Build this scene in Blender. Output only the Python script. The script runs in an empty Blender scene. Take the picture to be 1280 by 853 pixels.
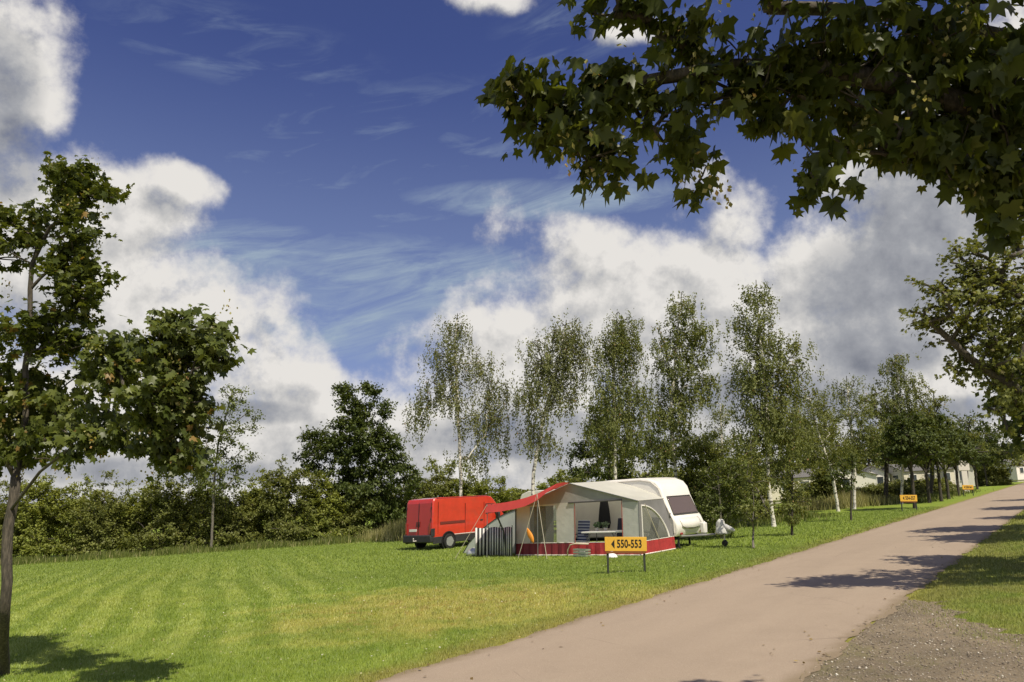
import bpy, math, random
import numpy as np
from mathutils import Vector, Matrix
R = math.radians
random.seed(7); rng = np.random.default_rng(7)
C = bpy.context.scene.collection
sc = bpy.context.scene

# ------------------------------------------------------------------ camera, world, sun
EYE = 2.05; FPX = 950.0; PITCH = math.atan((637 - 426.5) / FPX)
cam = bpy.data.cameras.new('camera'); cam.sensor_width = 36; cam.lens = FPX / 1280 * 36
cam.clip_start = 0.05; cam.clip_end = 3000
co = bpy.data.objects.new('camera', cam); C.objects.link(co)
co.location = (0, 0, EYE); co.rotation_euler = (R(90) + PITCH, 0, 0); sc.camera = co
sc.view_settings.view_transform = 'Standard'; sc.view_settings.look = 'None'
sc.view_settings.exposure = 0.3; sc.view_settings.gamma = 1; sc.view_settings.use_curve_mapping = False
SUN_EL = R(56); SUN_DIR = Vector((0.50 * math.cos(SUN_EL), -0.866 * math.cos(SUN_EL), math.sin(SUN_EL)))  # towards the sun
sun = bpy.data.lights.new('sun', 'SUN'); sun.energy = 4.2; sun.angle = R(0.5); sun.color = (1.0, 0.91, 0.75)
so = bpy.data.objects.new('sun', sun); C.objects.link(so)
so.rotation_euler = SUN_DIR.to_track_quat('Z', 'Y').to_euler()
sc.cycles.max_bounces = 5; sc.cycles.diffuse_bounces = 3; sc.cycles.transparent_max_bounces = 6
sc.cycles.transmission_bounces = 4; sc.cycles.glossy_bounces = 2

def ray(px, py):
    cp, sp = math.cos(PITCH), math.sin(PITCH)
    u = 426.5 - py
    return Vector((px - 640, FPX * cp - u * sp, FPX * sp + u * cp))
def azel(px, py):
    d = ray(px, py).normalized()
    return math.degrees(math.atan2(d.x, d.y)), math.degrees(math.asin(d.z))

# node helper ---------------------------------------------------------------
class NT:
    def __init__(s, nt): s.nt = nt; s.n = nt.nodes; s.l = nt.links
    def node(s, t, **k):
        x = s.n.new(t)
        for a, b in k.items(): setattr(x, a, b)
        return x
    def put(s, sock, v):
        if v is None: return
        if isinstance(v, bpy.types.NodeSocket): s.l.new(v, sock)
        else: sock.default_value = v
    def m(s, op, a, b=None, c=None, clamp=False):
        x = s.node('ShaderNodeMath', operation=op, use_clamp=clamp)
        s.put(x.inputs[0], a); s.put(x.inputs[1], b); s.put(x.inputs[2], c); return x.outputs[0]
    def vm(s, op, a, b=None):
        x = s.node('ShaderNodeVectorMath', operation=op); s.put(x.inputs[0], a); s.put(x.inputs[1], b); return x.outputs[0]
    def scale(s, a, f):
        x = s.node('ShaderNodeVectorMath', operation='SCALE'); s.put(x.inputs[0], a); s.put(x.inputs['Scale'], f); return x.outputs[0]
    def noise(s, vec, sc_=1., det=2., rough=.5, dist=0.):
        x = s.node('ShaderNodeTexNoise'); s.put(x.inputs['Vector'], vec)
        x.inputs['Scale'].default_value = sc_; x.inputs['Detail'].default_value = det
        x.inputs['Roughness'].default_value = rough; x.inputs['Distortion'].default_value = dist
        return x.outputs['Fac']
    def ramp(s, f, a, b, c0=0., c1=1., smooth=True):
        x = s.node('ShaderNodeMapRange', interpolation_type='SMOOTHSTEP' if smooth else 'LINEAR')
        s.put(x.inputs[0], f); s.put(x.inputs[1], a); s.put(x.inputs[2], b); s.put(x.inputs[3], c0); s.put(x.inputs[4], c1); return x.outputs[0]
    def mix(s, f, a, b):
        x = s.node('ShaderNodeMix', data_type='RGBA'); s.put(x.inputs[0], f)
        s.put(x.inputs[6], a if not isinstance(a, tuple) else (*a[:3], 1)); s.put(x.inputs[7], b if not isinstance(b, tuple) else (*b[:3], 1)); return x.outputs[2]
    def sep(s, v):
        x = s.node('ShaderNodeSeparateXYZ'); s.put(x.inputs[0], v); return x.outputs

# ------------------------------------------------------------------ sky with clouds (all in sky directions)
W = bpy.data.worlds.new('World'); sc.world = W; W.use_nodes = True
SKYTINT = (0.80, 0.74, 1.16)
CLOUDS = [  # centre x, y, half sizes (converted to azimuth / elevation)
 (15,50,100,120),(55,140,62,60),(-40,210,150,130),(140,265,110,78),(225,246,52,34),(60,330,170,130),(170,400,120,90),(100,520,290,140),
 (330,520,120,120),(365,460,74,60),(285,415,110,60),(390,455,56,40),(770,480,220,120),(250,610,460,90),(400,520,70,60),
 (545,500,72,95),(600,470,110,110),(640,390,70,40),(735,320,70,46),(700,400,150,110),(898,272,66,62),(880,330,90,50),(900,420,200,120),
 (1050,330,110,100),(1060,210,70,60),(1160,290,170,130),(1280,200,200,160),(800,560,560,120),(1120,460,220,160),(1500,400,300,260),(-350,300,260,280),
 (612,-2,62,26),(560,-90,90,50),(790,40,50,26)]
GREYS = [(1120,350,130,100),(1180,260,150,110),(1090,430,110,50),(-10,110,75,100),(0,200,80,60),(700,545,240,30),(940,500,160,40),(300,515,110,16),(1200,515,70,22),(200,590,200,20)]
def blob_field(h, az, el, blobs):
    out = None
    for (x, y, a, b) in blobs:
        ca, ce = azel(x, y); a1, _ = azel(x + a, y); a0, _ = azel(x - a, y); _, e1 = azel(x, y - b); _, e0 = azel(x, y + b)
        da = max(.5, (a1 - a0) / 2); de = max(.5, (e1 - e0) / 2)
        u = h.m('MULTIPLY', h.m('SUBTRACT', az, ca), 1 / da); v = h.m('MULTIPLY', h.m('SUBTRACT', el, ce), 1 / de)
        d = h.m('SUBTRACT', 1., h.m('MULTIPLY_ADD', u, u, h.m('MULTIPLY', v, v)))
        out = d if out is None else h.m('SMOOTH_MAX', out, d, 0.25)
    return out
def azel_nodes(h, vec):
    x, y, z = h.sep(vec)[:3]
    az = h.m('MULTIPLY', h.m('ARCTAN2', x, y), 57.2958); el = h.m('MULTIPLY', h.m('ARCSINE', z), 57.2958)
    return az, el
def build_density():
    g = bpy.data.node_groups.new('cloud_density', 'ShaderNodeTree')
    g.interface.new_socket('Vector', in_out='INPUT', socket_type='NodeSocketVector')
    g.interface.new_socket('Density', in_out='OUTPUT', socket_type='NodeSocketFloat')
    h = NT(g); i = h.node('NodeGroupInput'); o = h.node('NodeGroupOutput')
    vec = h.vm('NORMALIZE', i.outputs[0])
    az, el = azel_nodes(h, vec)
    big = h.noise(vec, 3.2, 1, .5); az = h.m('MULTIPLY_ADD', h.m('SUBTRACT', big, .5), 9., az)
    big2 = h.noise(h.vm('ADD', vec, (5, 2, 1)), 4., 1, .5); el = h.m('MULTIPLY_ADD', h.m('SUBTRACT', big2, .5), 5., el)
    d = blob_field(h, az, el, CLOUDS)
    d = h.m('MAXIMUM', d, -1.2)
    yy_ = h.sep(vec)[1]; d = h.m('MAXIMUM', d, h.ramp(yy_, .12, -.25, -1.2, .15))  # unseen cloud cover behind the camera, added as fill light
    n = h.noise(vec, 7., 11, .62)
    b = h.noise(h.vm('ADD', vec, (1, 7, 3)), 17., 4, .5)
    bil = h.m('ABSOLUTE', h.m('SUBTRACT', b, .5))
    d = h.m('MULTIPLY_ADD', h.m('SUBTRACT', n, .5), 4.2, h.m('MULTIPLY_ADD', d, .85, .12))
    d = h.m('SUBTRACT', d, h.m('MULTIPLY', bil, .9))
    h.l.new(d, o.inputs[0]); return g
def build_sky():
    h = NT(W.node_tree); h.n.clear()
    tc = h.node('ShaderNodeTexCoord'); vec = h.vm('NORMALIZE', tc.outputs['Generated'])
    sky = h.node('ShaderNodeTexSky', sky_type='NISHITA'); sky.sun_disc = False
    sky.sun_elevation = SUN_EL; sky.sun_rotation = math.atan2(SUN_DIR.x, SUN_DIR.y)
    sky.altitude = 600; sky.dust_density = 0.4; sky.ozone_density = 2.2; sky.air_density = 1.0
    blue = h.node('ShaderNodeMix', data_type='RGBA', blend_type='MULTIPLY'); blue.inputs[0].default_value = 1
    h.l.new(sky.outputs[0], blue.inputs[6]); blue.inputs[7].default_value = (*SKYTINT, 1)
    dg = build_density()
    def dens(v):
        x = h.node('ShaderNodeGroup'); x.node_tree = dg; h.put(x.inputs[0], v); return x.outputs[0]
    d0 = dens(vec); d1 = dens(h.vm('ADD', vec, (0.018, 0, 0.028)))
    az, el = azel_nodes(h, vec)
    alpha = h.ramp(d0, -.30, .70)
    lit = h.m('MULTIPLY_ADD', h.m('SUBTRACT', d0, d1), .42, .80, clamp=True)
    grey = h.ramp(h.m('MULTIPLY_ADD', h.m('SUBTRACT', h.noise(vec, 5., 5, .5), .5), 1.1, blob_field(h, az, el, GREYS)), -.35, .9)
    fine = h.noise(vec, 9., 6, .55)
    lit = h.m('MULTIPLY_ADD', h.m('SUBTRACT', fine, .5), .24, lit)
    lit = h.m('SUBTRACT', lit, h.m('MULTIPLY', grey, .36), clamp=True)
    lit = h.m('SUBTRACT', lit, h.m('MULTIPLY', h.ramp(d0, .6, 1.9), .10), clamp=True)
    cr = h.node('ShaderNodeValToRGB'); h.l.new(lit, cr.inputs[0]); e = cr.color_ramp.elements
    e[0].position = .0; e[0].color = (.15, .165, .215, 1); e[1].position = .92; e[1].color = (.86, .83, .79, 1)
    k = e.new(.5); k.color = (.40, .41, .44, 1); k = e.new(.72); k.color = (.62, .61, .60, 1)
    # thin high veil
    comb = h.node('ShaderNodeCombineXYZ'); h.put(comb.inputs[0], h.m('MULTIPLY', az, .06)); h.put(comb.inputs[1], h.m('MULTIPLY_ADD', el, .24, h.m('MULTIPLY', az, -.05)))
    veil = h.ramp(h.noise(comb.outputs[0], 2.4, 7, .6, .6), .42, .85)
    vm_ = h.ramp(blob_field(h, az, el, [(470,350,330,75),(420,300,420,120),(250,330,150,80),(560,230,400,150),(760,60,160,120),(300,60,200,60)]), -.1, .9)
    veil = h.m('MULTIPLY', veil, vm_)
    veil2 = h.m('MULTIPLY', h.ramp(blob_field(h, az, el, [(500,350,300,75),(300,335,190,85),(690,250,230,34),(420,400,190,75)]), 0, 1), h.ramp(h.noise(comb.outputs[0], 1.6, 9, .66, 1.2), .25, .78, .22, 1.))
    veil = h.m('MAXIMUM', h.m('MULTIPLY', veil, .42), h.m('MULTIPLY', veil2, .95))
    veil = h.m('MAXIMUM', veil, h.ramp(el, 34., 10., .0, .32))
    bg = h.node('ShaderNodeBackground'); h.l.new(blue.outputs[2], bg.inputs[0]); bg.inputs[1].default_value = 0.061
    bv = h.node('ShaderNodeBackground'); bv.inputs[0].default_value = (.45, .56, .66, 1); bv.inputs[1].default_value = .66
    bc = h.node('ShaderNodeBackground'); h.l.new(cr.outputs[0], bc.inputs[0]); bc.inputs[1].default_value = .75
    m1 = h.node('ShaderNodeMixShader'); h.put(m1.inputs[0], veil); h.l.new(bg.outputs[0], m1.inputs[1]); h.l.new(bv.outputs[0], m1.inputs[2])
    m2 = h.node('ShaderNodeMixShader'); h.put(m2.inputs[0], alpha); h.l.new(m1.outputs[0], m2.inputs[1]); h.l.new(bc.outputs[0], m2.inputs[2])
    out = h.node('ShaderNodeOutputWorld'); h.l.new(m2.outputs[0], out.inputs[0])
build_sky()
W.cycles.sampling_method = 'MANUAL'; W.cycles.sample_map_resolution = 512

# ------------------------------------------------------------------ terrain: a sloping field that flattens far away
GX, GY = 0.0595, 0.0136
def gz(x, y):
    r = math.hypot(x, y); k = 1.0
    if r > 150: k = (150 + 120 * math.tanh((r - 150) / 120)) / r
    return (GX * x + GY * y) * k
def gzv(x, y):
    r = np.hypot(x, y) + 1e-6; k = np.where(r > 150, (150 + 120 * np.tanh((r - 150) / 120)) / r, 1.0)
    return (GX * x + GY * y) * k
def gpt(px, py):
    d = ray(px, py); t = EYE / (GX * d.x + GY * d.y - d.z); return Vector((d.x * t, d.y * t, (GX * d.x + GY * d.y) * t))
def at(px, py, Y):
    d = ray(px, py); t = Y / d.y; return Vector((d.x * t, Y, EYE + d.z * t))
def horizon_d(px, Y):  # ground point under pixel column at depth Y
    # solve along column: x = (px-640)/F-ish * Y
    x = (px - 640) / (FPX * math.cos(PITCH)) * Y * 0.975
    return Vector((x, Y, gz(x, Y)))

# ------------------------------------------------------------------ materials
def mat(name, col, rough=.6, metal=0., spec=.4, var=0., vscale=8., bump=0., bscale=40., trans=0., coat=0., dirt=None):
    m = bpy.data.materials.new(name); m.use_nodes = True; h = NT(m.node_tree); b = h.n['Principled BSDF']
    b.inputs['Roughness'].default_value = rough; b.inputs['Metallic'].default_value = metal
    b.inputs['Specular IOR Level'].default_value = spec; b.inputs['Coat Weight'].default_value = coat
    tc = h.node('ShaderNodeTexCoord')
    c = (*col, 1)
    if var:
        f = h.noise(tc.outputs['Object'], vscale, 5, .6)
        c = h.mix(h.ramp(f, .3, .7), tuple(v * (1 - var) for v in col), tuple(min(1, v * (1 + var)) for v in col))
    if dirt:
        f = h.ramp(h.noise(tc.outputs['Object'], 2.2, 6, .65), .48, .8)
        c = h.mix(h.m('MULTIPLY', f, .6), c if not isinstance(c, tuple) else c, dirt)
    h.put(b.inputs['Base Color'], c)
    if bump:
        bn = h.node('ShaderNodeBump'); bn.inputs['Strength'].default_value = bump; bn.inputs['Distance'].default_value = .02
        h.l.new(h.noise(tc.outputs['Object'], bscale, 4, .6), bn.inputs['Height']); h.l.new(bn.outputs[0], b.inputs['Normal'])
    if trans:
        o = h.n['Material Output']; t = h.node('ShaderNodeBsdfTranslucent'); h.put(t.inputs[0], c)
        mx = h.node('ShaderNodeMixShader'); mx.inputs[0].default_value = trans
        h.l.new(b.outputs[0], mx.inputs[1]); h.l.new(t.outputs[0], mx.inputs[2]); h.l.new(mx.outputs[0], o.inputs[0])
    return m
def leaf_mat(name, dark, mid, light, odd=None, oddp=.96, trans=.3, rough=.5, spec=.25):
    m = bpy.data.materials.new(name); m.use_nodes = True; h = NT(m.node_tree); b = h.n['Principled BSDF']
    at_ = h.node('ShaderNodeAttribute', attribute_name='tint'); f = at_.outputs['Fac']
    cr = h.node('ShaderNodeValToRGB'); h.l.new(f, cr.inputs[0]); e = cr.color_ramp.elements
    e[0].position = 0; e[0].color = (*dark, 1); e[1].position = 1; e[1].color = (*(odd or light), 1)
    k = e.new(.45); k.color = (*mid, 1); k = e.new(oddp - .04); k.color = (*light, 1)
    c = cr.outputs[0]; h.l.new(c, b.inputs['Base Color']); b.inputs['Roughness'].default_value = rough; b.inputs['Specular IOR Level'].default_value = spec
    t = h.node('ShaderNodeBsdfTranslucent'); tcx = h.node('ShaderNodeMix', data_type='RGBA', blend_type='MULTIPLY'); tcx.inputs[0].default_value = 1
    h.l.new(c, tcx.inputs[6]); tcx.inputs[7].default_value = (1.5, 1.35, .6, 1); h.l.new(tcx.outputs[2], t.inputs[0])
    mx = h.node('ShaderNodeMixShader'); mx.inputs[0].default_value = trans
    h.l.new(b.outputs[0], mx.inputs[1]); h.l.new(t.outputs[0], mx.inputs[2]); h.l.new(mx.outputs[0], h.n['Material Output'].inputs[0])
    return m
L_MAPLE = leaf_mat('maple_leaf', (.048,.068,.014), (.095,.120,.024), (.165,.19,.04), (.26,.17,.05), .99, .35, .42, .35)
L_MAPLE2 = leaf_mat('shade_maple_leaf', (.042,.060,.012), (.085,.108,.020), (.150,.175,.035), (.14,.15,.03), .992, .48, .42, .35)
L_SEED = leaf_mat('seed', (.20,.19,.07), (.36,.34,.13), (.52,.48,.22), (.50,.30,.12), .9, .4)
L_BIRCH = leaf_mat('birch_leaf', (.085,.105,.030), (.150,.175,.050), (.25,.27,.085), (.30,.20,.09), .94, .35)
L_BROWN = leaf_mat('brown_birch_leaf', (.090,.098,.042), (.155,.170,.066), (.24,.26,.10), (.27,.17,.11), .92, .38)
L_DARK = leaf_mat('dark_leaf', (.040,.060,.016), (.078,.105,.026), (.135,.165,.045), None, .98, .32)
L_HEDGE = leaf_mat('hedge_leaf', (.105,.130,.028), (.20,.23,.045), (.32,.35,.075), (.20,.18,.06), .96, .38)
L_HEDGE2 = leaf_mat('dull_hedge_leaf', (.082,.098,.026), (.155,.175,.045), (.26,.28,.078), (.22,.20,.09), .97, .36)
L_SHRUB = leaf_mat('shrub_leaf', (.070,.090,.026), (.125,.155,.040), (.22,.26,.08), (.34,.34,.2), .97, .36)
def bark(name, c1, c2, birch=False):
    m = bpy.data.materials.new(name); m.use_nodes = True; h = NT(m.node_tree); b = h.n['Principled BSDF']
    tc = h.node('ShaderNodeTexCoord'); mp = h.node('ShaderNodeMapping'); h.l.new(tc.outputs['Object'], mp.inputs[0])
    mp.inputs['Scale'].default_value = (2, 2, 5) if birch else (14, 14, 2.5)
    f = h.ramp(h.noise(mp.outputs[0], 2.6 if birch else 3., 6, .6), .52 if birch else .35, .60 if birch else .7)
    h.put(b.inputs['Base Color'], h.mix(f, c1, c2)); b.inputs['Roughness'].default_value = .85
    bn = h.node('ShaderNodeBump'); bn.inputs['Strength'].default_value = .6; bn.inputs['Distance'].default_value = .02
    h.l.new(h.noise(mp.outputs[0], 4., 6, .7), bn.inputs['Height']); h.l.new(bn.outputs[0], b.inputs['Normal'])
    return m
B_MAPLE = bark('maple_bark', (.045,.038,.028), (.12,.10,.075)); B_BIRCH = bark('birch_bark', (.66,.63,.56), (.09,.08,.07), True)
B_DARK = bark('dark_bark', (.03,.026,.02), (.08,.068,.05)); B_GREY = bark('grey_bark', (.10,.09,.07), (.22,.20,.16))

# ------------------------------------------------------------------ object helpers
def tag(o, label=None, cat=None, group=None, kind=None):
    if label: o['label'] = label
    if cat: o['category'] = cat
    if group: o['group'] = group
    if kind: o['kind'] = kind
    return o
def thing(name, label, cat, loc=(0,0,0), rotz=0., group=None):
    o = bpy.data.objects.new(name, None); C.objects.link(o); o.location = loc; o.rotation_euler = (0, 0, rotz)
    return tag(o, label, cat, group)
def npmesh(name, V, F, m, parent=None, tint=None, smooth=False):
    """V (n,3); F (k,c) array of equal-size faces"""
    V = np.asarray(V, np.float32); F = np.asarray(F, np.int32)
    me = bpy.data.meshes.new(name); me.vertices.add(len(V)); me.vertices.foreach_set('co', V.ravel())
    c = F.shape[1]; me.loops.add(F.size); me.loops.foreach_set('vertex_index', F.ravel())
    me.polygons.add(len(F)); me.polygons.foreach_set('loop_start', np.arange(len(F), dtype=np.int32) * c)
    me.polygons.foreach_set('loop_total', np.full(len(F), c, np.int32))
    if smooth: me.polygons.foreach_set('use_smooth', np.ones(len(F), bool))
    if tint is not None:
        a = me.attributes.new('tint', 'FLOAT', 'FACE'); a.data.foreach_set('value', np.asarray(tint, np.float32))
    me.materials.append(m); me.update(calc_edges=True)
    o = bpy.data.objects.new(name, me); C.objects.link(o)
    if parent: o.parent = parent
    return o
class MB:
    """collects simple shapes; g = ground slope in the thing's own axes, so that the thing follows the sloping field"""
    def __init__(s, g=None): s.v = []; s.f = []; s.g = g
    def add(s, vs, fs):
        n = len(s.v); s.v += [tuple(v) for v in vs]; s.f += [tuple(n + i for i in f) for f in fs]; return s
    def box(s, c, d, rz=0., rot=None):
        M = rot if rot is not None else Matrix.Rotation(rz, 3, 'Z'); c = Vector(c)
        vs = [c + M @ Vector((x * d[0] / 2, y * d[1] / 2, z * d[2] / 2)) for z in (-1, 1) for y in (-1, 1) for x in (-1, 1)]
        return s.add(vs, [(0,2,3,1),(4,5,7,6),(0,1,5,4),(2,6,7,3),(0,4,6,2),(1,3,7,5)])
    def tube(s, pts, r, n=6, caps=True):
        pts = [Vector(p) for p in pts]; rs = r if isinstance(r, (list, tuple)) else [r] * len(pts); rings = []
        for i, p in enumerate(pts):
            t = (pts[min(i + 1, len(pts) - 1)] - pts[max(i - 1, 0)]).normalized()
            a = t.orthogonal().normalized() if i == 0 else (a - t * a.dot(t)).normalized(); b = t.cross(a)
            rings.append([p + (a * math.cos(2 * math.pi * k / n) + b * math.sin(2 * math.pi * k / n)) * rs[i] for k in range(n)])
        vs = [v for r_ in rings for v in r_]; fs = []
        for i in range(len(pts) - 1):
            for k in range(n): fs.append((i*n+k, i*n+(k+1)%n, (i+1)*n+(k+1)%n, (i+1)*n+k))
        if caps: fs.append(tuple(range(n))[::-1]); fs.append(tuple((len(pts)-1)*n+k for k in range(n)))
        return s.add(vs, fs)
    def poly(s, pts, t=0.012, nrm=None):
        """flat or folded panel with thickness"""
        pts = [Vector(p) for p in pts]; n = len(pts)
        if nrm is None:
            nrm = Vector((0, 0, 0))
            for i in range(n): nrm += pts[i].cross(pts[(i + 1) % n])
            nrm.normalize()
        nrm = Vector(nrm)
        vs = [p + nrm * t / 2 for p in pts] + [p - nrm * t / 2 for p in pts]
        fs = [tuple(range(n)), tuple(range(2 * n - 1, n - 1, -1))] + [(i, i + n, (i + 1) % n + n, (i + 1) % n) for i in range(n)]
        return s.add(vs, fs)
    def prism(s, prof, y0, y1, taper=None):
        """profile (x,z) pushed along y"""
        n = len(prof); vs = [(x, y0, z) for x, z in prof] + [(x, y1, z) for x, z in prof]
        return s.add(vs, [tuple(range(n)), tuple(range(2*n-1, n-1, -1))] + [(i, i+n, (i+1)%n+n, (i+1)%n) for i in range(n)])
    def lathe(s, prof, c=(0,0,0), n=16, axis='Z'):
        vs = []; c = Vector(c)
        for r, z in prof:
            for k in range(n):
                a = 2 * math.pi * k / n
                p = Vector((r * math.cos(a), r * math.sin(a), z))
                if axis == 'Y': p = Vector((p.x, p.z, p.y))
                vs.append(c + p)
        fs = [(i*n+k, i*n+(k+1)%n, (i+1)*n+(k+1)%n, (i+1)*n+k) for i in range(len(prof)-1) for k in range(n)]
        fs += [tuple(range(n)), tuple((len(prof)-1)*n+k for k in range(n))]
        return s.add(vs, fs)
    def sheet(s, grid, t=0.):
        n = len(grid); k = len(grid[0]); vs = [p for r_ in grid for p in r_]
        return s.add(vs, [(i*k+j, i*k+j+1, (i+1)*k+j+1, (i+1)*k+j) for i in range(n-1) for j in range(k-1)])
    def build(s, name, m, parent=None, bevel=0., smooth=False, solid=0., seg=2):
        vs = s.v
        if s.g: vs = [(x, y, z + s.g[0] * x + s.g[1] * y) for x, y, z in vs]
        me = bpy.data.meshes.new(name); me.from_pydata([tuple(v) for v in vs], [], s.f); me.materials.append(m); me.validate()
        import bmesh
        b = bmesh.new(); b.from_mesh(me); bmesh.ops.recalc_face_normals(b, faces=b.faces); b.to_mesh(me); b.free()
        if smooth:
            for p in me.polygons: p.use_smooth = True
        me.update(); o = bpy.data.objects.new(name, me); C.objects.link(o)
        if parent: o.parent = parent
        if solid: q = o.modifiers.new('solid', 'SOLIDIFY'); q.thickness = solid; q.offset = 0
        if bevel:
            q = o.modifiers.new('bevel', 'BEVEL'); q.width = bevel; q.segments = seg; q.limit_method = 'ANGLE'; q.angle_limit = R(35)
            for p in me.polygons: p.use_smooth = True
            try: me.set_sharp_from_angle(angle=R(40))
            except Exception: pass
        return o
def copy_tree(o, parent=None):
    c = o.copy(); C.objects.link(c)
    if parent: c.parent = parent
    for ch in [x for x in o.children]: copy_tree(ch, c)
    return c

# ------------------------------------------------------------------ ground
VP = ray(1356, 581); RD = Vector((VP.x, VP.y)).normalized(); RN = Vector((-RD.y, RD.x))   # road direction, its left normal
EL_ = gpt(700, 782.6).xy; ER_ = gpt(1075, 795).xy
off_l = EL_.dot(RN); off_r = ER_.dot(RN)
print('road width', off_l - off_r)
def grass_group():
    g = bpy.data.node_groups.new('grass_colour', 'ShaderNodeTree')
    g.interface.new_socket('Colour', in_out='OUTPUT', socket_type='NodeSocketColor')
    h = NT(g); o = h.node('NodeGroupOutput'); geo = h.node('ShaderNodeNewGeometry'); P = geo.outputs['Position']
    x, y, z = h.sep(P)[:3]
    flat = h.node('ShaderNodeCombineXYZ'); h.put(flat.inputs[0], x); h.put(flat.inputs[1], y); F = flat.outputs[0]
    big = h.noise(F, .12, 4, .55); mid = h.noise(F, .9, 5, .6); fin = h.noise(F, 9., 4, .6)
    c = h.mix(h.ramp(mid, .3, .72), (.190,.270,.030), (.285,.365,.050)); c = h.mix(h.ramp(h.noise(F, 3.2, 5, .65), .45, .75, 0., .45), c, (.36,.40,.075))
    # mown lanes running away from the camera and bending to the right at their far end
    s = h.m('MULTIPLY_ADD', y, .36, h.m('ADD', x, h.m('MULTIPLY', h.noise(F, .10, 2, .5), 2.2)))
    w = h.m('SINE', h.m('MULTIPLY', s, 6.2)); lane = h.ramp(w, -.5, .5)
    zone = h.m('MULTIPLY', h.ramp(y, 11.5, 14.), h.m('MULTIPLY', h.ramp(y, 42., 30.), h.ramp(h.m('ADD', x, h.m('MULTIPLY', y, .18)), .3, -2.2)))
    zone = h.m('MULTIPLY', zone, h.ramp(h.noise(F, .5, 5, .6), .25, .65))
    c = h.mix(h.m('MULTIPLY', h.m('MULTIPLY', lane, zone), .52), c, (.46,.50,.11))
    c = h.mix(h.m('MULTIPLY', h.m('MULTIPLY', h.m('SUBTRACT', 1., lane), zone), .26), c, (.155,.21,.022))
    # dry patches
    dx = h.m('MULTIPLY', h.m('ADD', x, .8), .21); dy = h.m('MULTIPLY', h.m('SUBTRACT', y, 16.5), .22)
    dz = h.m('SUBTRACT', 1., h.m('MULTIPLY_ADD', dx, dx, h.m('MULTIPLY', dy, dy)))
    dry = h.ramp(h.m('MULTIPLY_ADD', h.m('SUBTRACT', mid, .5), 2.6, h.m('MULTIPLY', dz, .9)), -.2, 1.)
    c = h.mix(h.m('MULTIPLY', dry, .62), c, (.52,.43,.115))
    brown = h.m('MULTIPLY', h.ramp(h.m('MULTIPLY_ADD', dz, .10, h.noise(F, 2.6, 7, .75)), .60, .70), .7)
    c = h.mix(brown, c, (.36,.24,.07))
    c = h.mix(h.m('MULTIPLY', h.ramp(big, .52, .75), .45), c, (.37,.38,.06))
    # worn yellow band beside the road
    rd = h.m('ADD', h.m('MULTIPLY', x, RN.x), h.m('MULTIPLY', y, RN.y))
    ed = h.m('ABSOLUTE', h.m('SUBTRACT', rd, (off_l + off_r) / 2)); ed = h.m('SUBTRACT', ed, (off_l - off_r) / 2)
    edge = h.ramp(h.m('MULTIPLY_ADD', h.m('SUBTRACT', mid, .5), 1.4, ed), .95, .0)
    c = h.mix(h.m('MULTIPLY', edge, .7), c, (.34,.27,.075))
    c = h.mix(h.ramp(fin, .35, .75, 0., .4), c, (.12,.17,.02))
    # cooler green round the camp and beyond
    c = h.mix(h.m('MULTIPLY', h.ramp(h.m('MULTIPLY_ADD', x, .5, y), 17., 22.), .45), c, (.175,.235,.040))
    vr = h.m('MULTIPLY', h.ramp(rd, off_r, off_r - .3), h.ramp(h.noise(F, .9, 6, .7), .35, .65, .25, .85)); c = h.mix(vr, c, (.24,.235,.06))
    wd = h.m('MULTIPLY', h.ramp(h.noise(F, 1.6, 7, .75), .55, .68), .5); c = h.mix(wd, c, (.12,.185,.03))
    h.l.new(c, o.inputs[0]); return g
GG = grass_group()
def grass_mat(name, tintk=0., trans=0.):
    m = bpy.data.materials.new(name); m.use_nodes = True; h = NT(m.node_tree); b = h.n['Principled BSDF']
    g = h.node('ShaderNodeGroup'); g.node_tree = GG; c = g.outputs[0]
    if tintk:
        a = h.node('ShaderNodeAttribute', attribute_name='tint')
        hs = h.node('ShaderNodeHueSaturation'); h.put(hs.inputs['Color'], c)
        h.put(hs.inputs['Value'], h.m('MULTIPLY_ADD', a.outputs['Fac'], .9, .75)); h.put(hs.inputs['Saturation'], h.m('MULTIPLY_ADD', a.outputs['Fac'], -.35, 1.08)); c = hs.outputs[0]
    h.put(b.inputs['Base Color'], c); b.inputs['Roughness'].default_value = .9; b.inputs['Specular IOR Level'].default_value = .15
    if not tintk:
        bn = h.node('ShaderNodeBump'); bn.inputs['Strength'].default_value = .9; bn.inputs['Distance'].default_value = .05
        geo = h.node('ShaderNodeNewGeometry'); h.l.new(h.noise(geo.outputs['Position'], 22., 5, .7), bn.inputs['Height']); h.l.new(bn.outputs[0], b.inputs['Normal'])
    if trans:
        t = h.node('ShaderNodeBsdfTranslucent'); h.put(t.inputs[0], c); mx = h.node('ShaderNodeMixShader'); mx.inputs[0].default_value = trans
        h.l.new(b.outputs[0], mx.inputs[1]); h.l.new(t.outputs[0], mx.inputs[2]); h.l.new(mx.outputs[0], h.n['Material Output'].inputs[0])
    return m
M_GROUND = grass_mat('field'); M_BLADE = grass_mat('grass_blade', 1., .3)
def grid_sheet(xs, ys, lift, name, m):
    X, Y = np.meshgrid(xs, ys); V = np.stack([X, Y, gzv(X, Y) + lift], -1).reshape(-1, 3); n = len(xs)
    i = np.arange(len(ys) - 1)[:, None] * n + np.arange(n - 1)[None]; i = i.ravel()
    return npmesh(name, V, np.stack([i, i + 1, i + n + 1, i + n], -1), m, smooth=True)
ax = np.unique(np.concatenate([np.linspace(-1200, -160, 30), np.linspace(-160, 200, 91), np.linspace(200, 1200, 30)]))
ay = np.unique(np.concatenate([np.linspace(-60, 240, 76), np.linspace(240, 1600, 40)]))
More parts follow.
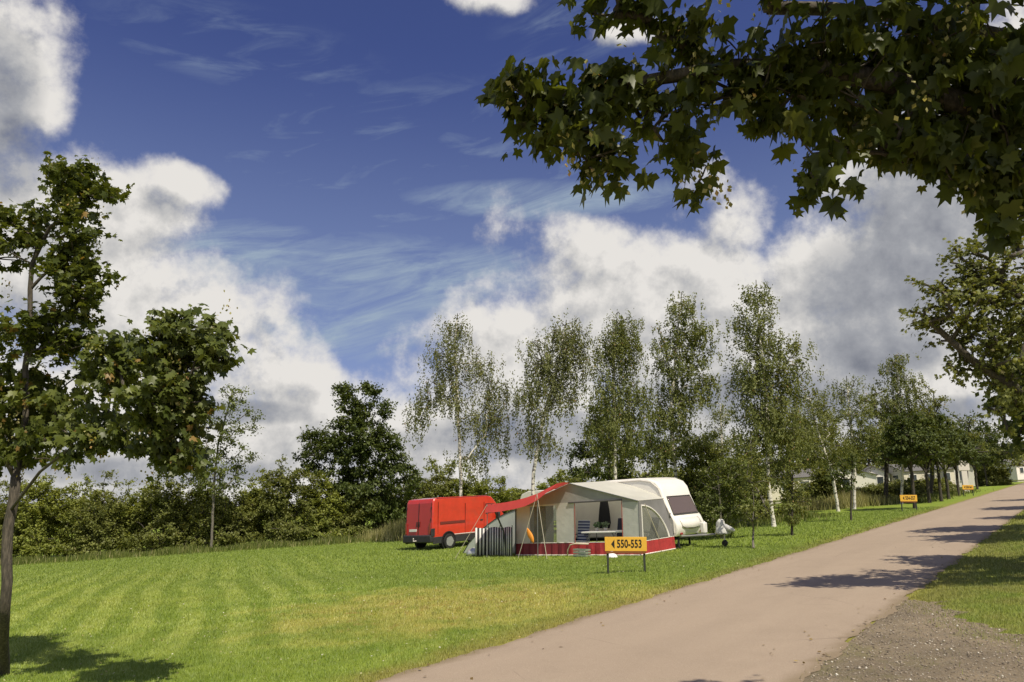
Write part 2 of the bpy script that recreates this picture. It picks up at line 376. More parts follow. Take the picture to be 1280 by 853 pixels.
tag(grid_sheet(ax, ay, 0, 'ground', M_GROUND), kind='structure')
# road
mr = bpy.data.materials.new('asphalt'); mr.use_nodes = True; h = NT(mr.node_tree); b = h.n['Principled BSDF']
geo = h.node('ShaderNodeNewGeometry'); P = geo.outputs['Position']; x, y, z = h.sep(P)[:3]
rd = h.m('ADD', h.m('MULTIPLY', x, RN.x), h.m('MULTIPLY', y, RN.y)); ra = h.m('ADD', h.m('MULTIPLY', x, RD.x), h.m('MULTIPLY', y, RD.y))
cb = h.node('ShaderNodeCombineXYZ'); h.put(cb.inputs[0], h.m('MULTIPLY', rd, 1.)); h.put(cb.inputs[1], h.m('MULTIPLY', ra, .14))
c = h.mix(h.ramp(h.noise(cb.outputs[0], 1.0, 6, .6), .25, .75), (.300,.230,.166), (.345,.266,.193))
c = h.mix(h.ramp(h.noise(P, 1.4, 6, .65), .45, .8, 0, .45), c, (.25,.19,.135))
c = h.mix(h.ramp(h.noise(P, 95., 3, .7), .45, .7, 0, .5), c, (.52,.44,.34))
c = h.mix(h.ramp(h.noise(P, 55., 3, .7), .58, .70, 0, .6), c, (.17,.13,.10))
ctr = h.m('ABSOLUTE', h.m('SUBTRACT', rd, (off_l + off_r) / 2)); hw = (off_l - off_r) / 2
c = h.mix(h.ramp(h.m('MULTIPLY_ADD', h.m('SUBTRACT', h.noise(P, 2.5, 5, .6), .5), .5, ctr), hw - .28, hw + .03, 0, .75), c, (.20,.150,.085))
vor = h.node('ShaderNodeTexVoronoi', feature='DISTANCE_TO_EDGE'); vor.inputs['Scale'].default_value = .55
wv = h.vm('ADD', P, h.scale(h.node('ShaderNodeTexNoise').outputs['Color'], .9)); h.put(vor.inputs['Vector'], wv)
crk = h.m('MULTIPLY', h.ramp(vor.outputs['Distance'], .006, .0), h.ramp(h.noise(P, .5, 3, .5), .55, .65))
c = h.mix(h.m('MULTIPLY', crk, .5), c, (.11,.085,.07))
h.put(b.inputs['Base Color'], c); b.inputs['Roughness'].default_value = .9
bn = h.node('ShaderNodeBump'); bn.inputs['Strength'].default_value = .45; bn.inputs['Distance'].default_value = .01
h.l.new(h.noise(P, 120., 3, .7), bn.inputs['Height']); h.l.new(bn.outputs[0], b.inputs['Normal'])
vs = []; fs = []
S = np.concatenate([np.arange(-30, 40, .12), np.arange(40, 320, 2.)])
def edge_noise(s, k): return .05 * math.sin(s * 1.7 + k) + .035 * math.sin(s * 4.3 + 2 * k) + .03 * math.sin(s * 9.1 + k * 3) + .02 * math.sin(s * 21 + k)
for s in S:
    for j, o in enumerate((off_l + edge_noise(s, 1.), off_l * .7 + off_r * .3, off_l * .3 + off_r * .7, off_r - edge_noise(s, 4.))):
        p = RD * s + RN * o; vs.append((p.x, p.y, gz(p.x, p.y) + .012 + (.018 if 0 < j < 3 else 0)))
for i in range(len(S) - 1):
    for j in range(3): a = i * 4 + j; fs.append((a, a + 1, a + 5, a + 4))
tag(npmesh('road', vs, fs, mr, smooth=True), kind='structure')
# gravel pull-in on the right
mg = bpy.data.materials.new('gravel'); mg.use_nodes = True; h = NT(mg.node_tree); b = h.n['Principled BSDF']
geo = h.node('ShaderNodeNewGeometry'); P = geo.outputs['Position']
c = h.mix(h.ramp(h.noise(P, 1.0, 6, .65), .3, .7), (.20,.155,.095), (.34,.265,.165))
c = h.mix(h.ramp(h.noise(P, 28., 5, .75), .42, .66, 0, .65), c, (.14,.115,.08))
c = h.mix(h.ramp(h.noise(P, 45., 3, .7), .55, .68, 0, .8), c, (.40,.37,.32))
c = h.mix(h.ramp(h.noise(P, .8, 6, .7), .52, .66, 0, .5), c, (.17,.16,.05))
h.put(b.inputs['Base Color'], c); b.inputs['Roughness'].default_value = .95
bn = h.node('ShaderNodeBump'); bn.inputs['Strength'].default_value = 1.; bn.inputs['Distance'].default_value = .03
h.l.new(h.noise(P, 40., 5, .75), bn.inputs['Height']); h.l.new(bn.outputs[0], b.inputs['Normal'])
GRAV = [gpt(1130, 752).xy, gpt(1175, 752).xy, gpt(1210, 775).xy, gpt(1262, 790).xy, gpt(1330, 800).xy, gpt(1420, 830).xy, Vector((9, 2)), Vector((2.0, -4))]
GRAV = [RD * (GRAV[0].dot(RD)) + RN * (off_r + .03)] + GRAV + [RD * -8 + RN * (off_r + .03)]
def inside(poly, X, Y):
    r = np.zeros(X.shape, bool); n = len(poly)
    for i in range(n):
        a = poly[i]; b_ = poly[(i + 1) % n]
        if abs(a.y - b_.y) < 1e-9: continue
        r ^= ((a.y > Y) != (b_.y > Y)) & (X < (b_.x - a.x) * (Y - a.y) / (b_.y - a.y) + a.x)
    return r
gpoly = []
for i in range(len(GRAV)):
    a, b_ = GRAV[i], GRAV[(i + 1) % len(GRAV)]; k = max(1, int((b_ - a).length / .15)); n_ = (b_ - a).normalized(); n_ = Vector((-n_.y, n_.x))
    for j in range(k):
        p = a.lerp(b_, j / k); w = 0 if i in (len(GRAV) - 1,) else .22 * math.sin(j * 1.3 + i) * math.sin(j * .37 + 2) + random.uniform(-.07, .07)
        p = p + n_ * w; gpoly.append(p)
go = MB().add([(p.x, p.y, gz(p.x, p.y) + .006) for p in gpoly], [tuple(range(len(gpoly)))]).build('gravel_ground', mg); tag(go, kind='structure')
# loose stones
def stones(n, cond, smin, smax, name, m, label):
    q = rng.uniform(size=(n * 6, 2)); X = 1.0 + q[:, 0] * 9; Y = 5 + q[:, 1] * 10; k = cond(X, Y); X = X[k][:n]; Y = Y[k][:n]; n = len(X)
    o = np.array([[1,0,0],[0,1,0],[-1,0,0],[0,-1,0],[0,0,.7],[0,0,-.5]], float); f = np.array([[0,1,4],[1,2,4],[2,3,4],[3,0,4],[1,0,5],[2,1,5],[3,2,5],[0,3,5]])
    s = (smin + (smax - smin) * rng.uniform(size=n) ** 4)[:, None, None]; jit = rng.uniform(.6, 1.3, size=(n, 6, 1)); a = rng.uniform(0, 6.28, n)
    p = o[None] * jit * s; ca, sa = np.cos(a)[:, None], np.sin(a)[:, None]
    px, py = p[..., 0] * ca - p[..., 1] * sa, p[..., 0] * sa + p[..., 1] * ca
    V = np.stack([px + X[:, None], py + Y[:, None], p[..., 2] + (gzv(X, Y) + .01)[:, None]], -1).reshape(-1, 3)
    Fc = (f[None] + (np.arange(n) * 6)[:, None, None]).reshape(-1, 3)
    o = npmesh(name, V, Fc, m, tint=np.repeat(rng.uniform(size=n), 8)); tag(o, label, 'gravel', kind='stuff')
M_STONE = leaf_mat('stone', (.12,.10,.075), (.27,.22,.165), (.45,.39,.31), (.75,.72,.62), .97, 0., .8)
stones(16000, lambda X, Y: inside(gpoly, X, Y), .004, .020, 'gravel', M_STONE, 'loose grey and beige stones of the gravel pull-in beside the road')

# grass blades
AW_POLY = None
def blades():
    Vs = []; Fs = []; T = []; base = 0
    def batch(n, x0, x1, y0, y1, hmin, hmax, w, dens=None, mode='field'):
        nonlocal base
        X = rng.uniform(x0, x1, n); Y = rng.uniform(y0, y1, n)
        # only where the camera side can see it, and off the road
        vis = (np.abs(X) < (Y + 1.5) * .72 + .8)
        rd_ = X * RN.x + Y * RN.y; ok = ((rd_ > off_l - .03 + rng.normal(0, .04, n)) | (rd_ < off_r + rng.normal(0, .04, n)))
        k = vis & ok
        gi = inside(gpoly, X, Y); near = ~inside(gpoly, X + RD.x * .55 + RN.x * -.3, Y + RD.y * .55 + RN.y * -.3); mid_ = ~inside(gpoly, X + RD.x * 1.3, Y + RD.y * 1.3); k &= ~gi | (rng.uniform(size=n) < np.where(near, .40, np.where(mid_, .10, .012)))
        if dens is not None: k &= rng.uniform(size=n) < dens(X, Y)
        X, Y, = X[k], Y[k]; m = len(X)
        hgt = rng.uniform(hmin, hmax, m) * (.7 + .6 * rng.uniform(size=m)); a = rng.uniform(0, 6.28, m); lean = rng.uniform(.1, .8, m) * hgt; la = rng.uniform(0, 6.28, m)
        dx, dy = np.cos(a) * w, np.sin(a) * w; Z = gzv(X, Y)
        v0 = np.stack([X - dx, Y - dy, Z - .005], -1); v1 = np.stack([X + dx, Y + dy, Z - .005], -1)
        v2 = np.stack([X + np.cos(la) * lean, Y + np.sin(la) * lean, Z + hgt], -1)
        Vs.append(np.stack([v0, v1, v2], 1).reshape(-1, 3)); Fs.append(np.arange(m * 3).reshape(-1, 3) + base); base += m * 3; T.append(rng.uniform(size=m))
    batch(250000, -10, 10, 7.5, 15, .025, .05, .0045)
    batch(220000, -17, 17, 15, 26, .03, .06, .008)
    batch(160000, -32, 26, 26, 48, .04, .08, .016)
    V = np.concatenate(Vs); F = np.concatenate(Fs); o = npmesh('grass', V, F, M_BLADE, tint=np.concatenate(T))
    tag(o, 'short mown green grass with dry brown patches covering the field', 'grass', kind='stuff'); print('blades', len(F))
blades()

# ------------------------------------------------------------------ trees
def unit(v): return v / (np.linalg.norm(v, axis=-1, keepdims=True) + 1e-9)
ang = [0, 20, 47, 73, 104, 150, 180, 210, 256, 287, 313, 340]; rad = [1.12, .56, .96, .50, .70, .40, .16, .40, .70, .50, .96, .56]
MAPLE = np.array([[r_ * math.sin(R(a)), r_ * math.cos(R(a))] for a, r_ in zip(ang, rad)])
def leaves_mesh(name, P, tip, nrm, size, style, m, parent, tint):
    n = len(P); tip = unit(tip); side = unit(np.cross(tip, nrm)); nr = np.cross(side, tip); s = size[:, None]
    if style == 'maple':
        k = len(MAPLE); out = MAPLE * np.array([.52, .52]); V = np.empty((n, k + 1, 3)); V[:, 0] = P
        fold = rng.uniform(.05, .45, n)[:, None]; curl = rng.uniform(-.15, .5, n)[:, None]
        for j in range(k):
            u, w = out[j]; V[:, j + 1] = P + side * (u * s) + tip * (w * s) - nr * (abs(u) * fold * s + (w * w) * curl * s * 1.2)
        f = np.array([[0, 1 + (j + 1) % k, 1 + j] for j in range(k)]); F = (f[None] + (np.arange(n) * (k + 1))[:, None, None]).reshape(-1, 3)
        return npmesh(name, V.reshape(-1, 3), F, m, parent, np.repeat(tint, k))
    V = np.stack([P - tip * s * .5, P + side * s * .36, P + tip * s * .5, P - side * s * .36], 1)
    F = np.arange(n * 4).reshape(-1, 4)
    return npmesh(name, V.reshape(-1, 3), F, m, parent, tint)
def grow(trunk, targets, jitter=.08, up=.15):
    """trunk: list of lists of points (first starts at the ground); every target is reached by a curved branch from the nearest lower wood"""
    nodes = []; par = []
    for li, path in enumerate(trunk):
        prev = -1
        if li:  # hook to the nearest node
            d = [np.linalg.norm(np.array(path[0]) - nodes[k]) for k in range(len(nodes))]; prev = int(np.argmin(d))
        for i, p in enumerate(path):
            p = np.array(p, float)
            if i:
                q = nodes[prev] ; m_ = max(1, int(np.linalg.norm(p - q) / .35))
                for j in range(1, m_ + 1):
                    w = q + (p - q) * j / m_; nodes.append(w + (rng.normal(0, .012, 3) if j < m_ else 0)); par.append(prev); prev = len(nodes) - 1
            else:
                nodes.append(p); par.append(prev); prev = len(nodes) - 1
    ntr = len(nodes); base = nodes[0]
    T = np.array(targets); N0 = np.array(nodes); dd = np.min(np.linalg.norm(T[:, None] - N0[None], axis=2), axis=1); order = np.argsort(dd); tips = {}
    for ti in order:
        t = T[ti]; A = np.array(nodes); d = np.linalg.norm(A - t, axis=1); pen = d + np.maximum(0, A[:, 2] - t[2] + .05) * 1.2 + (A[:, 2] < base[2] + .25 * (T[:, 2].min() - base[2])) * 3
        k = int(np.argmin(pen)); q = nodes[k]; L = np.linalg.norm(t - q); m_ = max(2, min(6, int(L / .35)))
        prev = k; mid = (q + t) / 2 + np.array([0, 0, up * L * .4]) + rng.normal(0, jitter * L, 3)
        for j in range(1, m_ + 1):
            u = j / m_; w = (1 - u) ** 2 * q + 2 * u * (1 - u) * mid + u * u * t
            nodes.append(w); par.append(prev); prev = len(nodes) - 1
        tips[ti] = prev
    return nodes, par, tips, ntr
def wood_mesh(name, nodes, par, rbase, rtip, m, parent, nmin=.0, expo=2.3):
    n = len(nodes); wgt = np.zeros(n); ch = [[] for _ in range(n)]
    for i, p in enumerate(par):
        if p >= 0: ch[p].append(i)
    for i in range(n - 1, -1, -1):
        if not ch[i]: wgt[i] = 1
        if par[i] >= 0: wgt[par[i]] += wgt[i]
    r = rtip + (rbase - rtip) * (wgt / wgt[0]) ** (1 / expo)
    # the ground flare
    b = MB(); bb = MB(); thr = max(.02, rbase * .28)
    A = [Vector(x) for x in nodes]
    def chain(i0, i1):
        pts = [A[i0]] if i0 >= 0 else []; rs = [min(r[i0], r[i1] * 1.25)] if i0 >= 0 else []; i = i1
        while True:
            pts.append(A[i]); rs.append(r[i])
            if not ch[i]: break
            c = max(ch[i], key=lambda k: wgt[k])
            for o in ch[i]:
                if o != c: todo.append((i, o))
            i = c
        if rs[0] < nmin and rs[-1] < nmin: return
        if i0 < 0: rs[0] *= 1.35
        cut = next((q for q in range(len(rs)) if rs[q] < thr), len(rs))
        if cut >= 2: b.tube(pts[:cut], [float(q) for q in rs[:cut]], 12 if rs[0] > .08 else 6, caps=False)
        st_ = max(0, cut - 1)
        if len(pts) - st_ > 1: bb.tube(pts[st_:], [float(q) for q in rs[st_:]], 5 if rs[st_] > .02 else 3, caps=False)
    todo = [(-1, 0)]
    while todo:
        a_, b_ = todo.pop(); chain(a_, b_)
    n1 = len(b.v); nf = len(b.f); fs = b.f + [tuple(n1 + k for k in f) for f in bb.f]
    me = bpy.data.meshes.new(name); me.from_pydata([tuple(v) for v in b.v + bb.v], [], fs); me.materials.append(m); me.materials.append(B_DARK if m == B_BIRCH else m)
    mi = np.zeros(len(fs), np.int32); mi[nf:] = 1; me.polygons.foreach_set('material_index', mi); me.polygons.foreach_set('use_smooth', np.ones(len(fs), bool))
    me.update(); o = bpy.data.objects.new(name, me); C.objects.link(o); o.parent = parent; return o
def in_blob(c, r, n, depth=None):
    v = rng.normal(size=(n, 3)); v = unit(v) * (rng.uniform(size=(n, 1)) ** .42); return np.array(c) + v * np.array(r)
def make_tree(name, label, cat, base, trunk, blobs, style='leaf', lsize=.12, per=60, spread=.45, m=None, bk=None, rbase=.12, rtip=.006,
              strand=0., group=None, up=.15, tintbias=0., tipdown=.4, lsmin=.7, seeds=0, expo=2.3):
    """blobs: (centre, radii, number of twig ends)"""
    base = Vector(base); t = thing(name, label, cat, base, 0, group); B = np.array(base)
    T = np.concatenate([in_blob(np.array(c) - B, r_, n) for c, r_, n in blobs])
    trunk = [[np.array(p) - B for p in path] for path in trunk]
    nodes, par, tips, ntr = grow(trunk, T, up=up)
    wood_mesh('trunk', nodes, par, rbase, rtip, bk, t, expo=expo)
    n = len(T) * per; idx = np.repeat(np.arange(len(T)), per); ctr = np.median(T, axis=0)
    if strand:
        ns = max(1, per // 26); sid = rng.integers(0, ns, n) + idx * ns
        so_ = rng.normal(0, spread, (len(T) * ns, 3)); so_[:, 2] *= .5; sl = rng.uniform(.35, 1., len(T) * ns) * strand
        u = rng.uniform(size=n); P = T[idx] + so_[sid] + rng.normal(0, .075, (n, 3)) * (1.3 - .7 * u[:, None]); P[:, 2] -= u * sl[sid]
        sway = rng.normal(0, .10, (len(T) * ns, 2)); P[:, :2] += sway[sid] * (u * sl[sid])[:, None]
    else:
        # leaves on short twigs round every branch end
        nt = max(3, per // 7); tid = rng.integers(0, nt, n) + idx * nt; td = unit(rng.normal(size=(len(T) * nt, 3)) + np.array([0, 0, .15])) * spread * rng.uniform(.5, 1.5, (len(T) * nt, 1))
        td[:, 2] *= .65; u = rng.uniform(.15, 1., size=(n, 1)) ; P = T[idx] + td[tid] * u + rng.normal(0, spread * .12, (n, 3))
    outw = unit(P - ctr); tip = outw * .5 + rng.normal(0, .55, (n, 3)) + np.array([0, 0, -tipdown]); nrm = np.array([0, 0, 1.]) + outw * .3 + rng.normal(0, .45, (n, 3))
    size = lsize * rng.uniform(lsmin, 1.25, n)
    # light and dark clumps: new growth at some branch ends is paler than the rest
    ct = rng.uniform(0, 1, len(T)); tint = np.clip(.55 * rng.uniform(size=n) + .4 * ct[idx] + tintbias + rng.normal(0, .03, n), 0, 1)
    odd = rng.uniform(size=n) > .985; tint[odd] = 1.; tint[~odd] = np.minimum(tint[~odd], .93)
    leaves_mesh('crown', P, tip, nrm, size, style, m, t, tint)
    if seeds:
        k_ = rng.choice(len(T), min(seeds, len(T)), False); ns_ = 16; c_ = np.repeat(T[k_] + rng.normal(0, spread * .6, (len(k_), 3)), ns_, 0); q_ = rng.normal(0, 1, (len(c_), 3)) * [.05, .05, .07]
        leaves_mesh('seed_clusters', c_ + q_ - [0, 0, .05], rng.normal(0, .5, (len(c_), 3)) - [0, 0, 1.], rng.normal(0, 1, (len(c_), 3)), rng.uniform(.03, .05, len(c_)), 'leaf', L_SEED, t, rng.uniform(0, 1, len(c_)))
    return t
def B(px, py, rx, ry, Y, n, rd=None):
    """crown lobe seen at (px,py) with half sizes in pixels, standing Y metres away"""
    c = at(px, py, Y); k = Y / FPX * 1.02; return (c, (rx * k, (rd if rd else min(rx, ry)) * k, ry * k), n)
def G(px, Y):
    d = ray(px, 640); x = d.x / d.y * Y; return Vector((x, Y, gz(x, Y)))

# left maple in front
Y = 10.9; g0 = gpt(4, 843); g0.z -= .05
tr = [[g0, at(6, 760, Y), at(10, 660, Y), at(20, 596, Y)], [at(20, 596, Y), at(32, 520, Y), at(36, 430, Y), at(40, 330, Y), at(62, 285, Y)],
      [at(20, 596, Y), at(70, 555, Y - .4), at(130, 520, Y - .9), at(190, 495, Y - 1.4), at(235, 460, Y - 1.7)], [at(20, 600, Y), at(0, 560, Y), at(-40, 480, Y), at(-70, 380, Y)], [at(12, 640, Y), at(50, 590, Y - .4), at(90, 560, Y - .8)]]
make_tree('maple_tree', 'young maple with large dark lobed leaves, standing alone at the left edge of the field', 'tree', g0, tr,
  [B(105,238,38,34,Y,26), B(75,215,20,20,Y,6), B(95,310,30,60,Y,34), B(95,370,34,40,Y,20), B(15,290,44,46,Y,26), B(-60,330,60,80,Y,34), B(45,420,85,36,Y,40), B(60,505,105,50,Y+.3,70),
   B(-70,480,80,90,Y,50), B(150,455,50,38,Y-.8,32), B(228,432,50,42,Y-1.7,44), B(215,500,55,45,Y-1.7,46), B(225,560,30,30,Y-1.6,14), B(120,545,50,28,Y-.8,20), B(20,560,80,26,Y,26), B(262,440,20,26,Y-1.9,8), B(200,540,50,34,Y-1.6,22)],
  'maple', .155, 33, .31, L_MAPLE, B_MAPLE, .068, .005, tipdown=.75, up=.1, seeds=90, lsmin=.5)

# maple branches hanging over the view, the trunk off to the right
g0 = Vector((6.3, 3.6, gz(6.3, 3.6) - .05)); D1 = 4.6
lim = lambda *p: [at(a, b_, d_) for a, b_, d_ in p]
tr = [[g0, g0 + Vector((0, 0, 1.6)), g0 + Vector((-.05, .1, 3.2)), g0 + Vector((-.15, .2, 5.2)), g0 + Vector((-.1, .2, 7.))],
      [g0 + Vector((-.05, .1, 2.7))] + lim((1500, 210, 4.6), (1290, 165, 4.6), (1150, 110, 4.6), (1020, 85, 4.6), (900, 85, 4.6), (780, 105, 4.6), (690, 120, 4.6)),
      [g0 + Vector((-.05, .1, 3.0))] + lim((1500, 60, 4.7), (1300, 60, 4.8), (1120, 20, 4.8), (960, 10, 4.8)),
      [g0 + Vector((-.05, .1, 2.5))] + lim((1520, 300, 4.6), (1330, 240, 4.6), (1220, 200, 4.6), (1100, 180, 4.6))]
make_tree('maple_tree', 'large maple whose dark leafy branches overhang the road from the upper right', 'tree', g0, tr,
  [B(650,112,38,34,D1,16), B(690,150,36,36,D1,14), B(745,178,40,36,D1,16), B(765,110,44,30,D1,14), B(710,120,30,26,D1,8), B(840,130,55,55,D1,22), B(735,15,30,16,D1,4), B(790,5,45,26,D1,9), B(855,35,40,50,D1,14),
   B(870,212,24,24,D1,6), B(930,90,60,70,D1,28), B(990,150,50,28,D1,12), B(1010,70,80,80,D1,36), B(1015,215,28,30,D1,9), B(760,205,26,18,D1,4), B(1100,90,90,90,D1,44), B(1120,190,60,26,D1,12), B(1200,100,90,110,D1,48), B(1200,205,60,30,D1,16),
   B(1290,150,90,120,D1,50), B(1240,235,40,28,D1,10), B(1270,280,20,30,D1,5), B(1400,60,150,160,4.5,60), B(960,-60,260,60,4.4,60), B(1250,-60,260,70,4.4,50), B(1400,-250,300,160,4.2,50)] + [(Vector(c_), (1., .75, .5), 70) for c_ in ((.7,3.6,5.9),(1.8,3.5,6.),(3.,3.4,6.1),(4.2,3.4,6.1),(5.4,3.4,6.))] + [B(1060,120,100,70,4.9,22), B(1190,150,90,60,4.9,20)],  # lobes given in world metres sit above the view, added to shade these leaves
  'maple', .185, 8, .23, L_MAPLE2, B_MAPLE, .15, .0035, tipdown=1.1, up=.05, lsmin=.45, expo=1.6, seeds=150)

# maple on the right verge
def verge(s, off): p = RD * s + RN * off; return Vector((p.x, p.y, gz(p.x, p.y)))
Y = 13.; g0 = G(1415, Y + .3)
tr = [[g0, g0 + Vector((0, 0, 1.4)), g0 + Vector((-.1, 0, 3.4)), g0 + Vector((-.2, 0, 5.6)), g0 + Vector((-.2, 0, 6.8))],
      [g0 + Vector((-.05, 0, 2.2)), at(1290, 500, Y), at(1215, 450, Y), at(1160, 400, Y)], [g0 + Vector((-.1, 0, 3.)), at(1310, 400, Y), at(1240, 340, Y)]]
make_tree('maple_tree', 'maple with pale sunlit seed clusters at the right edge, below the overhanging branches', 'tree', g0, tr,
  [B(1160,402,26,24,Y,9), B(1178,360,30,16,Y,8), B(1215,330,40,36,Y,20), B(1200,400,50,50,Y,36), B(1240,360,50,70,Y,46), B(1215,455,36,22,Y,12), B(1255,440,50,50,Y,40), B(1262,510,26,40,Y,14), B(1300,400,60,110,Y,50),
   B(1260,290,40,30,Y,16), B(1370,330,80,90,Y,60), B(1370,460,80,60,Y,40), B(1450,380,90,120,Y,50)],
  'maple', .105, 32, .30, L_SHRUB if False else L_HEDGE2, B_MAPLE, .14, .006, tipdown=.5)

# birches behind the camp
def birch(label, pts, Y, blobs, m=L_BIRCH, lsize=.105, per=170, strand=1.5, rb=.095, spread=.40, **k):
    g0 = G(pts[0][0], Y); g0.z -= .05; tr = [[g0] + [at(a, b_, Y) for a, b_ in pts[1:]]]
    return make_tree('birch_tree', label, 'tree', g0, tr, [B(a, b_, c_, d_, Y, n) for a, b_, c_, d_, n in blobs], 'leaf', lsize, per, spread, m, B_BIRCH, rb, .005,
                     strand=strand, group='birches behind the camp', tipdown=1.2, up=.35, **k)
birch('white-stemmed birch with brownish top, behind the red van', [(577,660),(576,600),(572,500),(568,430),(572,392)], 42,
   [(573,405,14,14,8),(568,440,32,28,22),(560,480,38,34,24),(530,505,14,18,6),(520,520,10,14,4),(610,470,20,26,12),(622,500,20,26,12),(600,520,24,30,16),(590,560,24,20,6),(632,540,10,20,3)], L_BROWN, tintbias=.05)
birch('leaning birch with curved white stem, behind the red canopy', [(664,662),(667,590),(680,520),(697,460),(708,400)], 40,
   [(705,410,28,16,16),(690,440,40,26,28),(725,430,16,26,12),(675,480,30,30,24),(668,530,20,22,12),(705,480,26,26,14),(690,550,14,14,4)], L_BROWN)
birch('straight birch with pale stem, third from the left behind the caravan', [(770,662),(769,590),(768,500),(767,430),(772,390)], 41,
   [(775,400,22,16,12),(770,440,34,28,30),(785,430,22,30,16),(765,490,32,34,32),(795,500,22,34,18),(770,545,30,28,24),(748,530,14,20,8)])
birch('tallest leafy birch rising above the caravan roof', [(846,662),(845,600),(838,520),(845,440),(852,365)], 42,
   [(850,378,16,18,10),(850,415,34,24,22),(875,430,20,30,14),(840,450,28,26,20),(860,480,28,28,18),(830,510,26,34,24),(850,550,26,26,18),(818,560,16,26,10),(885,470,12,26,5)], lsize=.115, strand=.9)
birch('tall slender birch beside the end of the camp', [(966,668),(960,600),(958,500),(950,420),(945,350)], 37,
   [(945,362,16,14,8),(940,400,26,26,20),(960,430,26,22,16),(985,430,18,14,6),(950,470,32,30,32),(985,470,22,26,16),(960,520,38,30,36),(925,480,12,18,5),(985,540,26,24,14),(940,560,24,30,18),(975,590,24,18,10)], lsize=.105, strand=1.)
birch('thin pale young birch, between the caravan and the tall slender birch', [(905,655),(904,600),(902,540),(900,505)], 46,
   [(900,515,16,12,8),(900,545,26,20,18),(905,580,26,20,16),(885,560,12,20,5)], lsize=.09, strand=.8)
birch('leaning birch with thin crown, behind the grey-roofed mobile home', [(1048,640),(1040,590),(1022,540),(1010,490)], 50,
   [(1012,498,22,14,12),(1025,530,26,26,22),(1040,560,28,20,18),(1010,560,20,24,14)], lsize=.10, strand=1., m=L_HEDGE2)
birch('slim birch with upswept top, left of the tallest tree of the row', [(1068,632),(1068,580),(1062,520),(1058,470)], 52,
   [(1060,480,14,14,9),(1062,510,24,22,18),(1075,545,26,24,20),(1058,560,22,18,14)], lsize=.10, strand=1.)
birch('tallest birch of the row beyond the mobile homes', [(1128,625),(1128,570),(1124,510),(1120,445)], 56,
   [(1120,452,16,14,10),(1122,480,26,20,20),(1105,500,16,18,10),(1135,505,26,24,24),(1120,540,32,24,30),(1150,540,22,30,20),(1165,560,18,20,12)], lsize=.12, strand=.9)

# other trees
def broad(label, name, pts, Y, blobs, m, lsize=.13, per=80, spread=.55, rb=.16, bk=B_DARK, group=None, **k):
    g0 = G(pts[0][0], Y); g0.z -= .05; tr = [[g0] + [at(a, b_, Y) for a, b_ in pts[1:]]]
    return make_tree(name, label, 'tree', g0, tr, [B(a, b_, c_, d_, Y, n) for a, b_, c_, d_, n in blobs], 'leaf', lsize, per, spread, m, bk, rb, .012, group=group, **k)
broad('dense dark green tree with stepped crown, rising above the hedge', 'broadleaf_tree', [(455,660),(453,600),(450,540),(440,490)], 55,
   [(432,492,12,12,9),(462,494,14,13,10),(445,520,32,22,30),(480,515,12,14,6),(410,550,32,22,26),(450,560,46,34,80),(430,600,50,40,50),(390,570,22,26,16),(490,570,24,26,26),(440,620,58,30,60),(505,600,24,26,20),(475,640,34,20,20)], L_DARK, .19, 120, .66)
broad('airy pale tree with open crown and upswept twigs, above the hedge', 'broadleaf_tree', [(268,660),(268,600),(272,560),(290,490)], 50,
   [(292,498,14,14,6),(300,530,24,20,8),(270,545,32,24,12),(240,570,32,20,12),(290,575,30,22,12),(262,600,42,16,14),(215,575,16,14,4)], L_SHRUB, .15, 110, .7, rb=.08, bk=B_GREY)
broad('broad dark tree behind the third birch', 'broadleaf_tree', [(762,650),(762,600),(760,560)], 50,
   [(765,520,32,20,22),(745,545,28,24,24),(735,575,34,22,28),(790,560,36,30,34),(825,570,26,24,20),(770,590,50,18,26)], L_DARK, .15, 90, .6)
broad('dark rounded tree behind the mobile homes', 'broadleaf_tree', [(1000,615),(1000,590),(1000,560)], 88,
   [(1000,540,34,22,22),(965,560,24,20,14),(1030,560,30,24,20),(1000,585,40,20,20)], L_DARK, .26, 70, .95)
broad('olive green tree behind the small white gable', 'broadleaf_tree', [(1085,610),(1085,590),(1088,560)], 92,
   [(1085,550,34,24,24),(1060,575,24,20,14),(1115,560,24,26,18),(1090,580,38,20,18)], L_HEDGE2, .26, 70, .95)
broad('wide dark tree at the far end of the road', 'broadleaf_tree', [(1215,600),(1215,590),(1215,560)], 105,
   [(1215,545,40,24,32),(1180,550,30,28,24),(1255,550,36,24,30),(1225,572,56,22,40)], L_DARK, .30, 60, 1.1)
broad('olive tree furthest along the road at the picture edge', 'broadleaf_tree', [(1292,590),(1292,580),(1290,550)], 95,
   [(1285,545,36,26,24),(1262,570,18,18,10),(1310,560,30,26,16)], L_HEDGE2, .28, 60, 1.)
